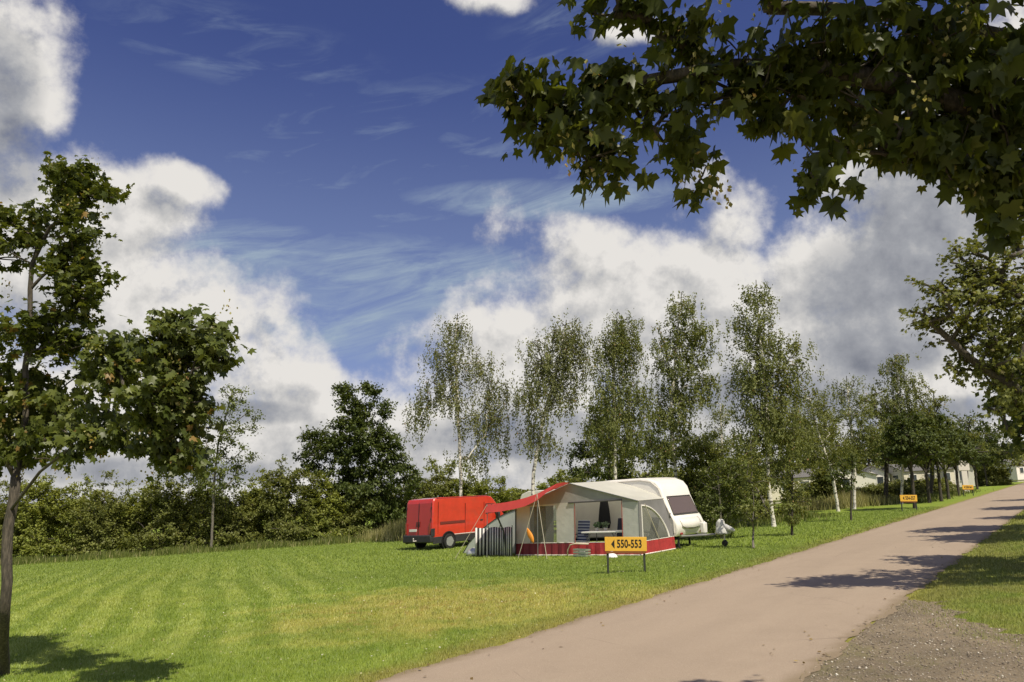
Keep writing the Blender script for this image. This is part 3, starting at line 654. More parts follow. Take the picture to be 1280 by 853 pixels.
for lb, bx, Yq, bl in [
  ('full olive tree filling in behind the tall slender birch', 985, 62, [(975,530,22,26,20),(1000,540,24,26,22),(985,570,36,22,26),(1015,575,22,20,14)]),
  ('bushy mid-green tree between the leaning and the slim birch', 1040, 66, [(1035,520,20,22,16),(1030,555,32,24,28),(1058,575,28,18,18)]),
  ('dense green tree in front of the tallest birch of the row', 1108, 60, [(1100,510,24,26,22),(1118,535,30,26,28),(1092,555,28,24,22),(1130,570,26,20,18)]),
  ('round green tree right of the tallest birch of the row', 1165, 68, [(1160,500,20,20,14),(1165,530,28,24,26),(1150,560,26,20,18),(1185,560,24,22,18)]),
  ('lower green tree above the third yellow sign', 1208, 78, [(1200,535,24,20,18),(1212,560,28,20,22),(1190,575,20,14,10)]),
  ('hazy olive tree between the tallest leafy birch and the tall slender one', 890, 58, [(888,560,26,24,20),(905,590,28,20,20),(870,600,24,16,14)])]:
    broad(lb, 'broadleaf_tree', [(bx,640 - (bx - 900) * .08),(bx,600),(bx,bl[0][1] + 20)], Yq, bl, L_HEDGE2 if bx % 2 else L_BIRCH, .17, 85, .62, group='trees beyond the lawn')
# leafy bush and young trees beside the caravan
make_tree('shrub', 'tall leafy shrub behind the caravan hitch', 'shrub', G(900, 31), [[G(900, 31), at(900, 640, 31), at(898, 600, 31)]],
   [B(885,625,20,22,31,20), B(905,600,28,26,31,30), B(925,625,26,30,31,30), B(900,650,32,18,31,22), B(925,590,20,18,31,12), B(880,655,16,12,31,8)], 'leaf', .085, 90, .32, L_SHRUB, B_GREY, .06, .006)
make_tree('young_tree', 'slim young tree with straight thin stem, right of the hitch', 'tree', gpt(942, 686), [[gpt(942, 686), at(942, 640, 27), at(940, 590, 27), at(938, 550, 27)]],
   [B(938,570,14,22,gpt(942,686).y,8), B(942,610,18,24,gpt(942,686).y,10), B(950,640,14,18,gpt(942,686).y,5), B(932,640,8,10,gpt(942,686).y,3)], 'leaf', .08, 55, .26, L_BIRCH, B_GREY, .035, .004)
def small_young(px, py, label, blobs, **k):
    g0 = gpt(px, py); Y = g0.y
    return make_tree('young_tree', label, 'tree', g0, [[g0, at(px, py - 25, Y), at(px + 1, blobs[0][1], Y)]], [B(a, b_, c_, d_, Y, n) for a, b_, c_, d_, n in blobs], 'leaf', k.pop('ls', .09), k.pop('per', 60), .28, k.pop('m', L_DARK), k.pop('bk', B_DARK), .045, .005, **k)
small_young(990, 670, 'young tree with bushy base on the lawn beside the road', [(990,590,12,14,6),(992,612,18,14,10),(985,632,14,10,5),(990,655,7,9,5),(1003,622,10,8,3)], m=L_BIRCH)
small_young(1064, 651, 'small round young tree on a thin bare stem', [(1054,572,12,10,6),(1052,590,24,14,14),(1060,604,18,8,7),(1040,595,12,10,5)])
# row of maples on both verges: one model, copied
def row_maple(seed_, r=2.0):
    g = Vector((0, 0, 0)); P_ = lambda x, y, z: Vector((x, y, z))
    t = make_tree('verge_maple', 'x', 'tree', g, [[g, P_(0, 0, 1.2), P_(.05, 0, 2.4), P_(0, .1, 4.2), P_(0, 0, 5.4)], [P_(.03, 0, 2.), P_(-.7, .3, 3.0)], [P_(.03, 0, 2.1), P_(.6, -.5, 3.2)]],
       [((0, 0, 5.1), (1.1, 1.1, .9), 22), ((-.8, .2, 4.), (1.3, 1.2, 1.), 34), ((.9, -.3, 4.), (1.2, 1.3, 1.), 34), ((0, .9, 3.3), (1.5, 1.1, .7), 28), ((.1, -.9, 3.1), (1.5, 1.1, .6), 28)],
       'leaf', .16, 60, .42, L_DARK, B_DARK, .10, .008)
    return t
PROTO = [row_maple(1), row_maple(2)]; used = [False, False]; RI = 0
def put_maple(loc, s, label, group):
    global RI
    i = RI % 2; RI += 1; o = PROTO[i] if not used[i] else copy_tree(PROTO[i]); used[i] = True
    o.location = loc; o.scale = (s, s, s * random.uniform(.95, 1.1)); o.rotation_euler = (0, 0, random.uniform(0, 6.28)); o['label'] = label; o['group'] = group
sgn = ['second', 'third', 'fourth', 'fifth', 'sixth', 'seventh', 'eighth', 'ninth', 'tenth', 'eleventh', 'twelfth']
for i, (px, py, s) in enumerate([(1144,636,1.),(1162,629,1.05),(1177,627,1.05),(1186,624,1.),(1199,620,1.05),(1222,612,1.),(1234,608,1.),(1243,606,1.05),(1252,603,1.),(1262,601,1.05),(1275,597,1.)]):
    put_maple(gpt(px, py), s, 'dark maple of the left verge row, %s from the yellow sign end' % ('nearest' if i == 0 else sgn[i - 1]), 'maples along the left verge')
for i, s in enumerate([19.5, 27, 31, 38, 47, 58]):
    put_maple(verge(s, off_r - 2.9 - .4 * (i % 2)), 1.0 + .1 * (i % 3), ('nearest','second','third','fourth','fifth','farthest')[i] + ' dark maple standing beyond the right edge of the road', 'maples along the right verge')

# hedge: shrubs side by side, each its own
def shrub(label, px, Y, w, hgt, m, n=60, ls=.13, per=80, group='hedge shrubs along the field', name='hedge_shrub', spread=.5, base_lift=.0, bk=B_DARK):
    g0 = G(px, Y); g0.z -= .05; bl = []
    for k in range(5):
        a = random.uniform(0, 6.28); q = random.uniform(.15, .5) * w; bl.append((g0 + Vector((math.cos(a) * q, math.sin(a) * q * .7, hgt * random.uniform(.25, .72))), (w * .55, w * .5, hgt * .27), n // 6))
    bl.append((g0 + Vector((0, 0, hgt * .33)), (w * .95, w * .7, hgt * .34), n // 3)); bl.append((g0 + Vector((0, -w * .3, hgt * .12)), (w * 1.05, w * .5, hgt * .13), n // 3))
    tr = [[g0, g0 + Vector((.05, 0, hgt * .3)), g0 + Vector((0, .1, hgt * .6))], [g0 + Vector((.02, 0, .2)), g0 + Vector((-w * .4, 0, hgt * .5))], [g0 + Vector((.02, 0, .2)), g0 + Vector((w * .4, .1, hgt * .5))]]
    return make_tree(name, label, 'shrub', g0, tr, bl, 'leaf', ls, per, spread, m, bk, .09, .01, group=group)
HG = [(-60,50,2.6,5.2,0),(5,53,2.6,5.3,1),(48,52,2.2,5.5,0),(88,54,2.2,5.2,0),(128,52,2.1,5.6,1),(168,53,2.2,5.2,0),(205,52,2.2,5.0,1),(243,54,2.2,5.4,0),(285,52,2.3,4.9,1),(322,54,2.2,5.2,0),(358,52,2.2,5.2,1),(395,53,2.3,4.4,0),(430,54,2.0,3.2,1)]
names = ['at the left picture edge', 'behind the left maple stem', 'just right of the left maple stem', 'second right of the left maple stem', 'third right of the left maple stem', 'below the maple arm, left one', 'below the drooping maple arm',
         'left of the airy tree stem', 'right of the airy tree stem', 'midway between the airy tree and the dark tree', 'left of the dark stepped tree', 'rounded one in front of the dark stepped tree', 'lowest one at the right hedge end']
for (px, Y, w, hh, k), nm in zip(HG, names):
    shrub(('bright green' if k == 0 else 'dull green') + ' dense hedge shrub, ' + nm, px, Y, w * 1.05, hh * 1.17, L_HEDGE if k == 0 else L_HEDGE2, 110, .15, 85)
for px, Y, w, hh, k, nm in [(497,58,3.0,4.4,1,'dark bush filling the gap left of the red van'),(530,58,3.0,5.0,1,'dark bush behind the red van'),(560,60,3.2,6.4,0,'tall olive bush behind the red van and first birch'),(605,60,2.6,4.6,0,'olive bush above the red van front'),(625,62,1.6,2.6,1,'small bush beside the red canopy edge'),
        (700,70,3.5,5.0,0,'far olive bush seen over the red canopy'),(735,60,2.6,4.2,1,'bush behind the awning ridge'),(880,42,2.4,5.,1,'bush behind the caravan front'),(940,44,2.6,4.4,1,'dark bush behind the slim young tree'),
        (1010,62,2.0,1.7,1,'dark bush before the grey-roofed mobile home'),(1035,60,1.2,3.2,1,'dark conical bush before the white gable'),(1064,62,1.8,1.3,1,'low bush between the white gables'),(1104,66,2.0,1.5,1,'low dark bush behind the second yellow sign'),
        (1130,64,2.0,1.5,1,'dark bush above the second yellow sign'),(1152,72,2.2,1.7,1,'dark bush among the maple stems'),(1178,74,2.0,1.6,1,'dark bush before the cream mobile home'),(1112,74,1.8,1.4,0,'bright bush before the low cream roof'),(1240,100,3.,3.,1,'far bush beyond the last sign')]:
    shrub(nm, px, Y, w, hh, L_HEDGE if k == 0 else L_HEDGE2, 110, .15 if Y < 70 else .2, 85, group='bushes behind the camp', name='bush')
# far woods closing the horizon
def woods():
    P = []; n = 0
    for az in np.arange(-48, 60, 1.1):
        Yd = 235 + 25 * math.sin(az * .5); x = math.sin(R(az)) * Yd; y = math.cos(R(az)) * Yd; hh = (4.5 if -20 < az < 6 else 8) + 1.5 * math.sin(az * 1.7) + random.uniform(-1, 1)
        c = np.array([x, y, gz(x, y) + hh * .45]); P.append(in_blob(c, (4.5, 4.5, hh * .55), 650))
    P = np.concatenate(P); n = len(P)
    o = leaves_mesh('far_woods', P, rng.normal(size=(n, 3)), np.array([0, 0, 1.]) + rng.normal(0, .6, (n, 3)), rng.uniform(.8, 1.5, n), 'leaf', L_HEDGE2, None, rng.uniform(0, .9, n)); tag(o, 'far belt of woodland closing the horizon', 'woods', kind='stuff')
woods()
def road_litter():
    n = 260; a_ = rng.uniform(-2, 26, n); o_ = np.where(rng.uniform(size=n) < .6, off_r + rng.exponential(.25, n), off_l - rng.exponential(.3, n)); o_ = np.clip(o_, off_r + .03, off_l - .03)
    X = RD.x * a_ + RN.x * o_; Y = RD.y * a_ + RN.y * o_; P = np.stack([X, Y, gzv(X, Y) + .036], -1)
    o = leaves_mesh('fallen_leaves', P, rng.normal(size=(n, 3)) * [1, 1, .15], np.array([0, 0, 1.]) + rng.normal(0, .25, (n, 3)), rng.uniform(.025, .07, n), 'leaf', M_FLECK2, None, rng.uniform(0, 1, n)); tag(o, 'small dry fallen leaves lying along both edges of the road', 'leaves', kind='stuff')
M_FLECK2 = leaf_mat('dry_leaf', (.10,.06,.025), (.19,.13,.05), (.30,.24,.10), (.4,.3,.1), .93, .1)
road_litter()
def flecks():
    X = rng.uniform(-9, 6, 5000); Y = rng.uniform(8, 24, 5000); k = (X * RN.x + Y * RN.y > off_l + .1) & (np.abs(X) < Y * .72); X = X[k][:1500]; Y = Y[k][:1500]; n = len(X)
    P = np.stack([X, Y, gzv(X, Y) + .045], -1); o = leaves_mesh('clover', P, rng.normal(size=(n, 3)) * [1, 1, .2], np.array([0, 0, 1.]) + rng.normal(0, .3, (n, 3)), rng.uniform(.02, .05, n), 'leaf', M_FLECK, None, rng.uniform(0, 1, n))
    tag(o, 'pale clover heads and fallen leaf scraps dotted over the mown lawn', 'clover', kind='stuff')
M_FLECK = leaf_mat('fleck', (.30,.25,.10), (.40,.40,.20), (.55,.52,.36), (.7,.68,.6), .93, .2)
flecks()
# rough grass along the hedge foot and beside the lawn
def rough(name, label, segs, n, hmin, hmax, w, m):
    X = []; Y = []
    for (a, b_, wd) in segs:
        k = int(n * (b_ - a).length); u = rng.uniform(size=k); X.append(a.x + (b_.x - a.x) * u + rng.normal(0, wd * .5, k)); Y.append(a.y + (b_.y - a.y) * u + rng.normal(0, wd, k))
    X = np.concatenate(X); Y = np.concatenate(Y); k = len(X); hg = rng.uniform(hmin, hmax, k) * (.6 + .5 * np.sin(X * .7) ** 2); a = rng.uniform(0, 6.28, k); lean = hg * rng.uniform(.05, .45, k); la = rng.uniform(0, 6.28, k); Z = gzv(X, Y)
    V = np.stack([np.stack([X - np.cos(a) * w, Y - np.sin(a) * w, Z], -1), np.stack([X + np.cos(a) * w, Y + np.sin(a) * w, Z], -1), np.stack([X + np.cos(la) * lean, Y + np.sin(la) * lean, Z + hg], -1)], 1).reshape(-1, 3)
    tag(npmesh(name, V, np.arange(k * 3).reshape(-1, 3), m, tint=rng.uniform(0, 1, k)), label, 'grass', kind='stuff')
M_ROUGH = leaf_mat('rough_grass', (.07,.10,.02), (.13,.165,.035), (.22,.24,.07), (.5,.45,.25), .94, .3); M_STRAW = leaf_mat('straw_grass', (.14,.15,.045), (.28,.27,.10), (.42,.39,.18), (.5,.45,.25), .9, .3)
rough('rough_grass', 'uncut green grass and weeds along the foot of the hedge', [(G(-60, 46.5).xy, G(480, 49).xy, 1.0), (G(860, 38).xy, G(1010, 46).xy, 1.2), (G(1130, 58).xy, G(1200, 80).xy, 1.2)], 420, .15, .5, .03, M_ROUGH)
rough('straw_grass', 'tall pale straw-coloured grass left of the red van and before the homes', [(G(465, 50).xy, G(530, 47).xy, 1.0), (G(1000, 55).xy, G(1100, 58).xy, 1.)], 420, .5, 1.3, .025, M_STRAW)

# ------------------------------------------------------------------ camp
GRAD = Vector((GX, GY))
def lslope(rot):
    c, s = math.cos(rot), math.sin(rot); return (GX * c + GY * s, -GX * s + GY * c)
# red van -------------------------------------------------------------------
M_RED = mat('van_red', (.56,.038,.018), .28, spec=.5, coat=.8, var=.10, vscale=2.5, dirt=(.36,.06,.035)); M_BLACK = mat('black_plastic', (.03,.03,.032), .6, var=.2); M_TYRE = mat('tyre', (.018,.018,.018), .85, bump=.3)
M_RIM = mat('rim', (.42,.42,.43), .35, .5); M_GLASSD = mat('dark_glass', (.02,.024,.028), .06, spec=.8); M_TAIL = mat('tail_lamp', (.30,.02,.02), .2, spec=.6, coat=.5)
M_WHITE = mat('white_paint', (.78,.76,.71), .4, var=.04, vscale=3.); M_PLATE = mat('plate_white', (.8,.8,.75), .4); M_STRIP = mat('bright_strip', (.62,.58,.55), .35); M_CLEAR = mat('head_lamp', (.6,.62,.65), .1, spec=.8)
def wheel(parent, x, y, side, r=.33, w=.21, name='wheel', rimm=None):
    wl = MB(parent_g(parent)).lathe([(r * .62, -w / 2), (r * .94, -w / 2), (r, -w * .32), (r, w * .32), (r * .94, w / 2), (r * .62, w / 2)], (x, y, r), 24, 'Y').build(name, M_TYRE, parent, smooth=False)
    rm = MB(parent_g(parent)).lathe([(r * .10, .02), (r * .16, .03), (r * .5, .0), (r * .6, .03), (r * .63, .03), (r * .63, -.03)], (x, y + side * (w / 2 - .02), r), 20, 'Y')
    for k in range(5):
        a = k * 1.2566; rm.box((x + math.cos(a) * r * .38, y + side * (w / 2 + .003), r + math.sin(a) * r * .38), (.2, .02, .05), rot=Matrix.Rotation(-a, 3, 'Y'))
    rm.build('rim', rimm or M_RIM, wl); return wl
_pg = {}
def parent_g(p): return _pg.get(p.name)
VR = math.atan2(1, 1)  # forward direction 45 degrees
c0 = G(541, 35.0)
van = thing('panel_van', 'red panel van with dark grey bumper and sills, parked beside the awning', 'van', c0, R(90 - 45)); _pg[van.name] = lslope(R(45)); vg = _pg[van.name]
# local: +x forward, +y left (away from us), side nearest us at y=0
prof = [(0.02, .42), (0., .8), (.0, 1.5), (.03, 2.12), (.10, 2.25), (.4, 2.30), (3.4, 2.29), (3.66, 2.22), (3.85, 2.05), (4.55, 1.28), (4.85, 1.15), (5.05, 1.0), (5.12, .75), (5.1, .42)]
def van_shell():
    b = MB(vg); ys = [(0.0, 0), (.035, 1), (1.985, 1), (2.02, 0)]; n = len(prof)
    # cross-section tumblehome: rings along the width, roof edges drawn in
    rings = []
    for yy, k in [(.10, .0), (.0, .0)]: pass
    secs = [(0.07, -.05), (0.0, -.0)]
    vs = []; W_ = 2.0
    for j, (yo, shrink) in enumerate([(0.0, 1), (.05, .0), (W_ - .05, .0), (W_, 1)]):
        for (x_, z_) in prof:
            tumb = max(0, (z_ - 1.2)) * .035; cx = 2.5; cz = 1.2
            y_ = yo + (tumb if yo < 1 else -tumb)
            if shrink: x2 = x_ + (cx - x_) * .018; z2 = z_ + (cz - z_) * .045
            else: x2, z2 = x_, z_
            vs.append((x2, y_, z2))
    fs = [tuple(range(n)), tuple(range(4 * n - 1, 3 * n - 1, -1))]
    for j in range(3):
        for i in range(n): fs.append((j*n+i, j*n+n+i, j*n+n+(i+1)%n, j*n+(i+1)%n))
    return b.add(vs, fs)
body = van_shell().build('body', M_RED, van, bevel=.022)
def tumb(z): return max(0, z - 1.2) * .035
# lower cladding, bumper
MB(vg).box((2.55, .0, .42), (5.0, .03, .30)).box((2.55, 2.0, .42), (5., .03, .3)).build('sill', M_BLACK, van, bevel=.01)
MB(vg).box((-.03, 1.0, .50), (.18, 2.04, .34)).build('bumper', M_BLACK, van, bevel=.05)
MB(vg).box((5.08, 1.0, .5), (.2, 2.0, .4)).build('bumper', M_BLACK, van, bevel=.06)
MB(vg).box((.02, -.012, .78), (.22, .03, .34)).box((-.008, .06, .78), (.03, .14, .34)).build('corner_guard', M_BLACK, van, bevel=.01)
MB(vg).box((2.45, -.022, .615), (2.9, .02, .035)).build('side_strip', M_STRIP, van, bevel=.006)
MB(vg).box((2.5, .02, 1.12), (4.6, .02, .012)).box((1.95, .0, 1.30), (.012, .02, 1.35)).box((3.15, .0, 1.3), (.012, .02, 1.35)).box((.32, .002, 1.4), (.012, .02, 1.4)).build('panel_seam', mat('seam', (.10,.01,.008), .6), van)
MB(vg).box((1.2, -.006, 1.16), (1.5, .02, .11)).build('side_moulding', mat('moulding', (.16,.03,.022), .5), van, bevel=.004)
for k, yy in ((0, .52), (1, 1.48)):
    d_ = MB(vg).poly([(-.012, yy - .45, .62), (-.012, yy + .45, .62), (.02, yy + .45 - (.04 if k else 0), 2.08), (.02, yy - .45 + (.04 if not k else 0), 2.08)], .02, (-1, 0, 0)).build('rear_door', mat('door_red', (.50,.03,.018), .3, coat=.5, var=.06, vscale=2.), van, bevel=.008)
    MB(vg).box((-.035, 1.0 + (-.08 if k == 0 else .08), 1.15), (.03, .05, .22)).build('handle', M_BLACK, d_, bevel=.005)
    MB(vg).box((-.03, (.14 if k == 0 else 1.86), .95 + .4 * 0), (.04, .13, .50)).build('tail_lamp', M_TAIL, van, bevel=.01)
for yy in (.09, 1.0, 1.91): MB(vg).poly([(-.026, yy - .012, .60), (-.026, yy + .012, .60), (.006, yy + .012, 2.1), (.006, yy - .012, 2.1)], .01, (-1, 0, 0)).build('door_seal', M_BLACK, van)
for yy in (.10, 1.90):
    for zz in (.85, 1.35, 1.85): MB(vg).box((-.03 + (zz - .6) * .02, yy, zz), (.04, .05, .10)).build('hinge', M_BLACK, van, bevel=.006)
MB(vg).box((1.9, .055, 2.262), (3.3, .03, .02)).box((1.9, 1.945, 2.262), (3.3, .03, .02)).build('roof_gutter', M_BLACK, van)
MB(vg).box((2.98, -.012, 1.16), (.16, .04, .05)).build('handle', M_BLACK, van, bevel=.008)
MB(vg).box((-.04, 1.35, .88), (.02, .52, .11)).build('number_plate', M_PLATE, van, bevel=.003)
MB(vg).poly([(3.88, .22, 2.0), (4.53, .14, 1.30), (4.53, 1.86, 1.30), (3.88, 1.78, 2.0)], .02).build('windscreen', M_GLASSD, van)
MB(vg).poly([(3.25, .02 + tumb(1.3), 1.25), (4.35, .02 + tumb(1.3), 1.25), (3.85, tumb(1.9), 1.88), (3.25, tumb(1.9), 1.9)], .03, (0, 1, 0)).build('side_window', M_GLASSD, van)
MB(vg).box((3.95, -.14, 1.32), (.12, .2, .3)).build('mirror', M_BLACK, van, bevel=.03)
MB(vg).box((5.0, .22, .95), (.2, .3, .2)).build('headlight', M_CLEAR, van, bevel=.04); MB(vg).box((5.0, 1.78, .95), (.2, .3, .2)).build('headlight', M_CLEAR, van, bevel=.04)
M_ARCH = mat('arch_black', (.012,.012,.012), .8)
for xw in (.95, 4.2):
    MB(vg).lathe([(.42, -.03), (.42, .02), (.385, .03), (.385, -.03)], (xw, -.005, .36), 28, 'Y').build('wheel_arch', M_ARCH, van)
    MB(vg).lathe([(.38, -.004), (.38, .25)], (xw, -.012, .36), 28, 'Y').build('wheel_well', M_ARCH, van)
    for yw, sd in ((.13, -1), (1.87, 1)): wheel(van, xw, yw - (.13 if sd < 0 else -.13), sd)
MB(vg).box((2.5, 1.0, .42), (4.4, 1.7, .22)).build('underbody', M_ARCH, van)
MB(vg).tube([(-.1, 1., .42), (-.28, 1., .42), (-.28, 1., .5)], .025, 8).lathe([(0.01, -.03), (.03, 0), (.01, .03)], (-.28, 1., .53), 10).build('tow_bar', M_STRIP, van)

# caravan + awning frame ----------------------------------------------------
CR = R(-40); Dp = gpt(843.5, 687); cg = lslope(CR); f_ = Vector((math.cos(CR), math.sin(CR))); v_ = Vector((-math.sin(CR), math.cos(CR)))
def loc2w(X, Y_): p = Dp.xy + f_ * X + v_ * Y_; return Vector((p.x, p.y, gz(p.x, p.y)))
def PX(X, Y_, z):  # report pixel of local point, for checking only
    p = loc2w(X, Y_); q = Vector((p.x, p.y, p.z + z - EYE)); cp, sp = math.cos(PITCH), math.sin(PITCH); dd = q.y * cp + q.z * sp; uu = -q.y * sp + q.z * cp
    return round(640 + FPX * q.x / dd, 1), round(426.5 - FPX * uu / dd, 1)
car = thing('caravan', 'white touring caravan with brown-tinted front window, joined to the awning', 'caravan', Dp, CR); _pg[car.name] = cg
M_CARA = mat('caravan_white', (.80,.775,.71), .35, spec=.5, coat=.3, var=.03, vscale=2.); M_CWIN = mat('tinted_window', (.13,.095,.075), .12, spec=.7); M_CREAM = mat('cream_trim', (.62,.58,.52), .5)
cp_ = [(-4.9, .42), (-4.95, .8), (-4.85, 1.6), (-4.6, 2.25), (-4.2, 2.46), (-2.5, 2.50), (-1.3, 2.50), (-.95, 2.46), (-.62, 2.32), (-.46, 2.12), (-.36, 1.82), (-.06, 1.15), (.02, 1.05), (.14, .80), (.16, .60), (.06, .42)]
def cshell():
    n = len(cp_); vs = []
    for yo, sh in [(.0, 1), (.05, 0), (2.05, 0), (2.10, 1)]:
        for x_, z_ in cp_:
            if sh: vs.append((x_ + (-2.4 - x_) * .018, yo, z_ + (1.3 - z_) * .035))
            else: vs.append((x_, yo, z_))
    fs = [tuple(range(n)), tuple(range(4*n-1, 3*n-1, -1))]
    for j in range(3):
        for i in range(n): fs.append((j*n+i, j*n+n+i, j*n+n+(i+1)%n, j*n+(i+1)%n))
    return MB(cg).add(vs, fs)
cshell().build('body', M_CARA, car, bevel=.03, seg=3)
def on_front(y_, z_, o=.015):
    a, b_ = (-.36, 1.82), (-.06, 1.15); t = (1.82 - z_) / .67; return (a[0] + (b_[0] - a[0]) * t + o, y_, z_)
wf = MB(cg).poly([on_front(.22, 1.76), on_front(1.88, 1.76), on_front(1.95, 1.18), on_front(.15, 1.18)], .03).build('window', M_CWIN, car, bevel=.008)
b = MB(cg); pts = [on_front(.20, 1.79, .02), on_front(1.90, 1.79, .02), on_front(1.98, 1.15, .02), on_front(.12, 1.15, .02)]
b.tube(pts + [pts[0]], .018, 6); b.build('frame', mat('rubber', (.06,.055,.05), .7), wf)
# locker lid
g_ = []
for i in range(9):
    u = i / 8; yy = .32 + 1.46 * u; dz = .07 * math.sin(math.pi * u)
    g_.append([(.03 + .0, yy, 1.02), (.11 + .05 * math.sin(math.pi * u), yy, .92), (.19 + .06 * math.sin(math.pi * u), yy, .76 - dz), (.15, yy, .70 - dz)])
MB(cg).sheet(g_).build('locker_lid', M_CARA, car, solid=.02, smooth=True)
MB(cg).tube([(.18, .30, .76), (.205, .5, .69), (.225, 1.05, .65), (.205, 1.6, .69), (.18, 1.8, .76)], .014, 6).build('lid_seam', mat('seam_grey', (.22,.20,.18), .7), car)
MB(cg).box((-.12, -.012, 1.15), (.05, .03, .17)).build('grab_handle', M_BLACK, car, bevel=.01)
MB(cg).box((.13, .30, .50), (.05, .14, .07)).build('marker_lamp', M_TAIL, car, bevel=.01); MB(cg).box((.13, 1.80, .50), (.05, .14, .07)).build('marker_lamp', M_TAIL, car, bevel=.01)
MB(cg).box((-.02, -.01, .52), (.14, .02, .05)).build('script_plate', M_BLACK, car)
MB(cg).tube([(-4.6, -.012, 2.2), (-4.2, -.012, 2.38), (-1.3, -.012, 2.42), (-.85, -.012, 2.34), (-.55, -.012, 2.1), (-.42, -.012, 1.8), (-.0, -.012, .95), (.03, -.012, .45)], .02, 6).build('awning_rail', M_CREAM, car)
MB(cg).box((-2.4, 1.05, .36), (4.7, 1.7, .12)).build('chassis', M_ARCH, car)
wheel(car, -2.6, .12, -1, .31, .18); wheel(car, -2.6, 1.98, 1, .31, .18)
MB(cg).tube([(-.1, .35, .40), (.75, .98, .40), (1.3, 1.05, .42)], .035, 6).tube([(-.1, 1.75, .40), (.75, 1.12, .40), (1.3, 1.05, .42)], .035, 6).box((1.25, 1.05, .46), (.34, .12, .1)).build('drawbar', mat('galvanised', (.28,.28,.28), .5, .6), car)
MB(cg).box((.0, .3, .24), (.06, .06, .46)).box((.0, .3, .03), (.2, .14, .03)).build('corner_steady', M_BLACK, car); MB(cg).box((-.35, 1.8, .24), (.06, .06, .46)).build('corner_steady', M_BLACK, car)
jw = MB(cg).lathe([(.04, -.045), (.10, -.04), (.115, 0), (.10, .04), (.04, .045)], (1.38, 1.02, .115), 16, 'Y').build('jockey_wheel', M_TYRE, car); MB(cg).tube([(1.38, 1.02, .12), (1.36, 1.02, .9)], .025, 8).build('jack_tube', M_STRIP, jw)
# hitch cover: a tied cloth cover
b = MB(cg); rings = []
for j, (z_, rx, ry) in enumerate([(.42, .26, .22), (.47, .27, .22), (.58, .22, .17), (.72, .15, .12), (.82, .14, .11), (.88, .10, .08), (.91, .03, .03)]):
    rings.append([(1.30 + rx * math.cos(a) * (1 + .10 * math.sin(3 * a + j)) - (.05 if z_ > .6 else 0), 1.05 + ry * math.sin(a) * (1 + .12 * math.sin(4 * a + j * 2)), z_ + .02 * math.sin(5 * a)) for a in np.linspace(0, 2 * math.pi, 15)])
b.sheet(rings); b.tube([(1.40, 1.05, .66), (1.60, 1.0, .58), (1.78, .95, .53)], [.10, .09, .04], 8)
hc = b.build('hitch_cover', mat('cover_cloth', (.55,.55,.52), .7, var=.12, vscale=6., bump=.5, bscale=9.), None, smooth=True, solid=.01); hc.location = Dp; hc.rotation_euler = (0, 0, CR)
tag(hc, 'pale grey cloth cover tied over the caravan hitch above the small wheel', 'cover')
jc = thing('jerrycan', 'white plastic water can standing on the caravan drawbar', 'jerrycan', loc2w(.62, 1.02) + Vector((0, 0, .445)), CR)
MB().box((0, 0, .2), (.17, .26, .38)).build('body', M_WHITE, jc, bevel=.04); MB().lathe([(.03, 0), (.03, .05)], (0, .06, .38), 10).build('cap', M_WHITE, jc)

# awning --------------------------------------------------------------------
M_LG = mat('light_canvas', (.66,.66,.60), .8, var=.06, vscale=1.6, bump=1., bscale=2.2, trans=.25); M_MG = mat('grey_canvas', (.36,.355,.325), .8, var=.08, vscale=1.5, bump=1., bscale=2.2, trans=.12)
M_ROOF = mat('roof_canvas', (.80,.785,.70), .7, var=.05, vscale=1.2, bump=.5, bscale=1.6, trans=.42); M_SKIRT = mat('red_skirt', (.36,.035,.035), .6, var=.15, vscale=5., bump=.5, bscale=5.)
M_DSK = mat('maroon_skirt', (.17,.02,.025), .6, var=.15, vscale=5.); M_PIPE = mat('white_piping', (.75,.72,.66), .6); M_CAN = mat('red_canopy', (.80,.10,.09), .6, var=.06, vscale=2., trans=.3, bump=.4, bscale=2.)
M_POLE = mat('steel_pole', (.30,.30,.29), .4, .7); M_DPOLE = mat('dark_pole', (.07,.075,.07), .5, .3); M_ROPE = mat('guy_rope', (.55,.50,.38), .8)
M_FILM = bpy.data.materials.new('clear_film'); M_FILM.use_nodes = True; h = NT(M_FILM.node_tree); bs = h.n['Principled BSDF']; bs.inputs['Base Color'].default_value = (.5,.52,.48,1); bs.inputs['Roughness'].default_value = .08
tp = h.node('ShaderNodeBsdfTransparent'); tp.inputs[0].default_value = (.82,.82,.78,1); mx = h.node('ShaderNodeMixShader'); mx.inputs[0].default_value = .85; h.l.new(bs.outputs[0], mx.inputs[1]); h.l.new(tp.outputs[0], mx.inputs[2]); h.l.new(mx.outputs[0], h.n['Material Output'].inputs[0])
aw = thing('awning', 'grey canvas caravan awning with red canopy and red mud skirt', 'awning', Dp, CR); AG = cg
FY = -2.3; XB = -2.78; XA = -5.2; ZP = 2.45; ZE = 1.73
def gtop(X): return ZP - (ZP - ZE) * abs(X - XB) / (XB * -1 if X > XB else XB - XA)
SK = .44  # skirt height
def quad(b, x0, x1, z0, z1, y=FY): b.poly([(x0, y, z0), (x1, y, z0), (x1, y, z1), (x0, y, z1)], .012, (0, 1, 0))
M_ZIP = mat('red_zip', (.35,.08,.06), .7)
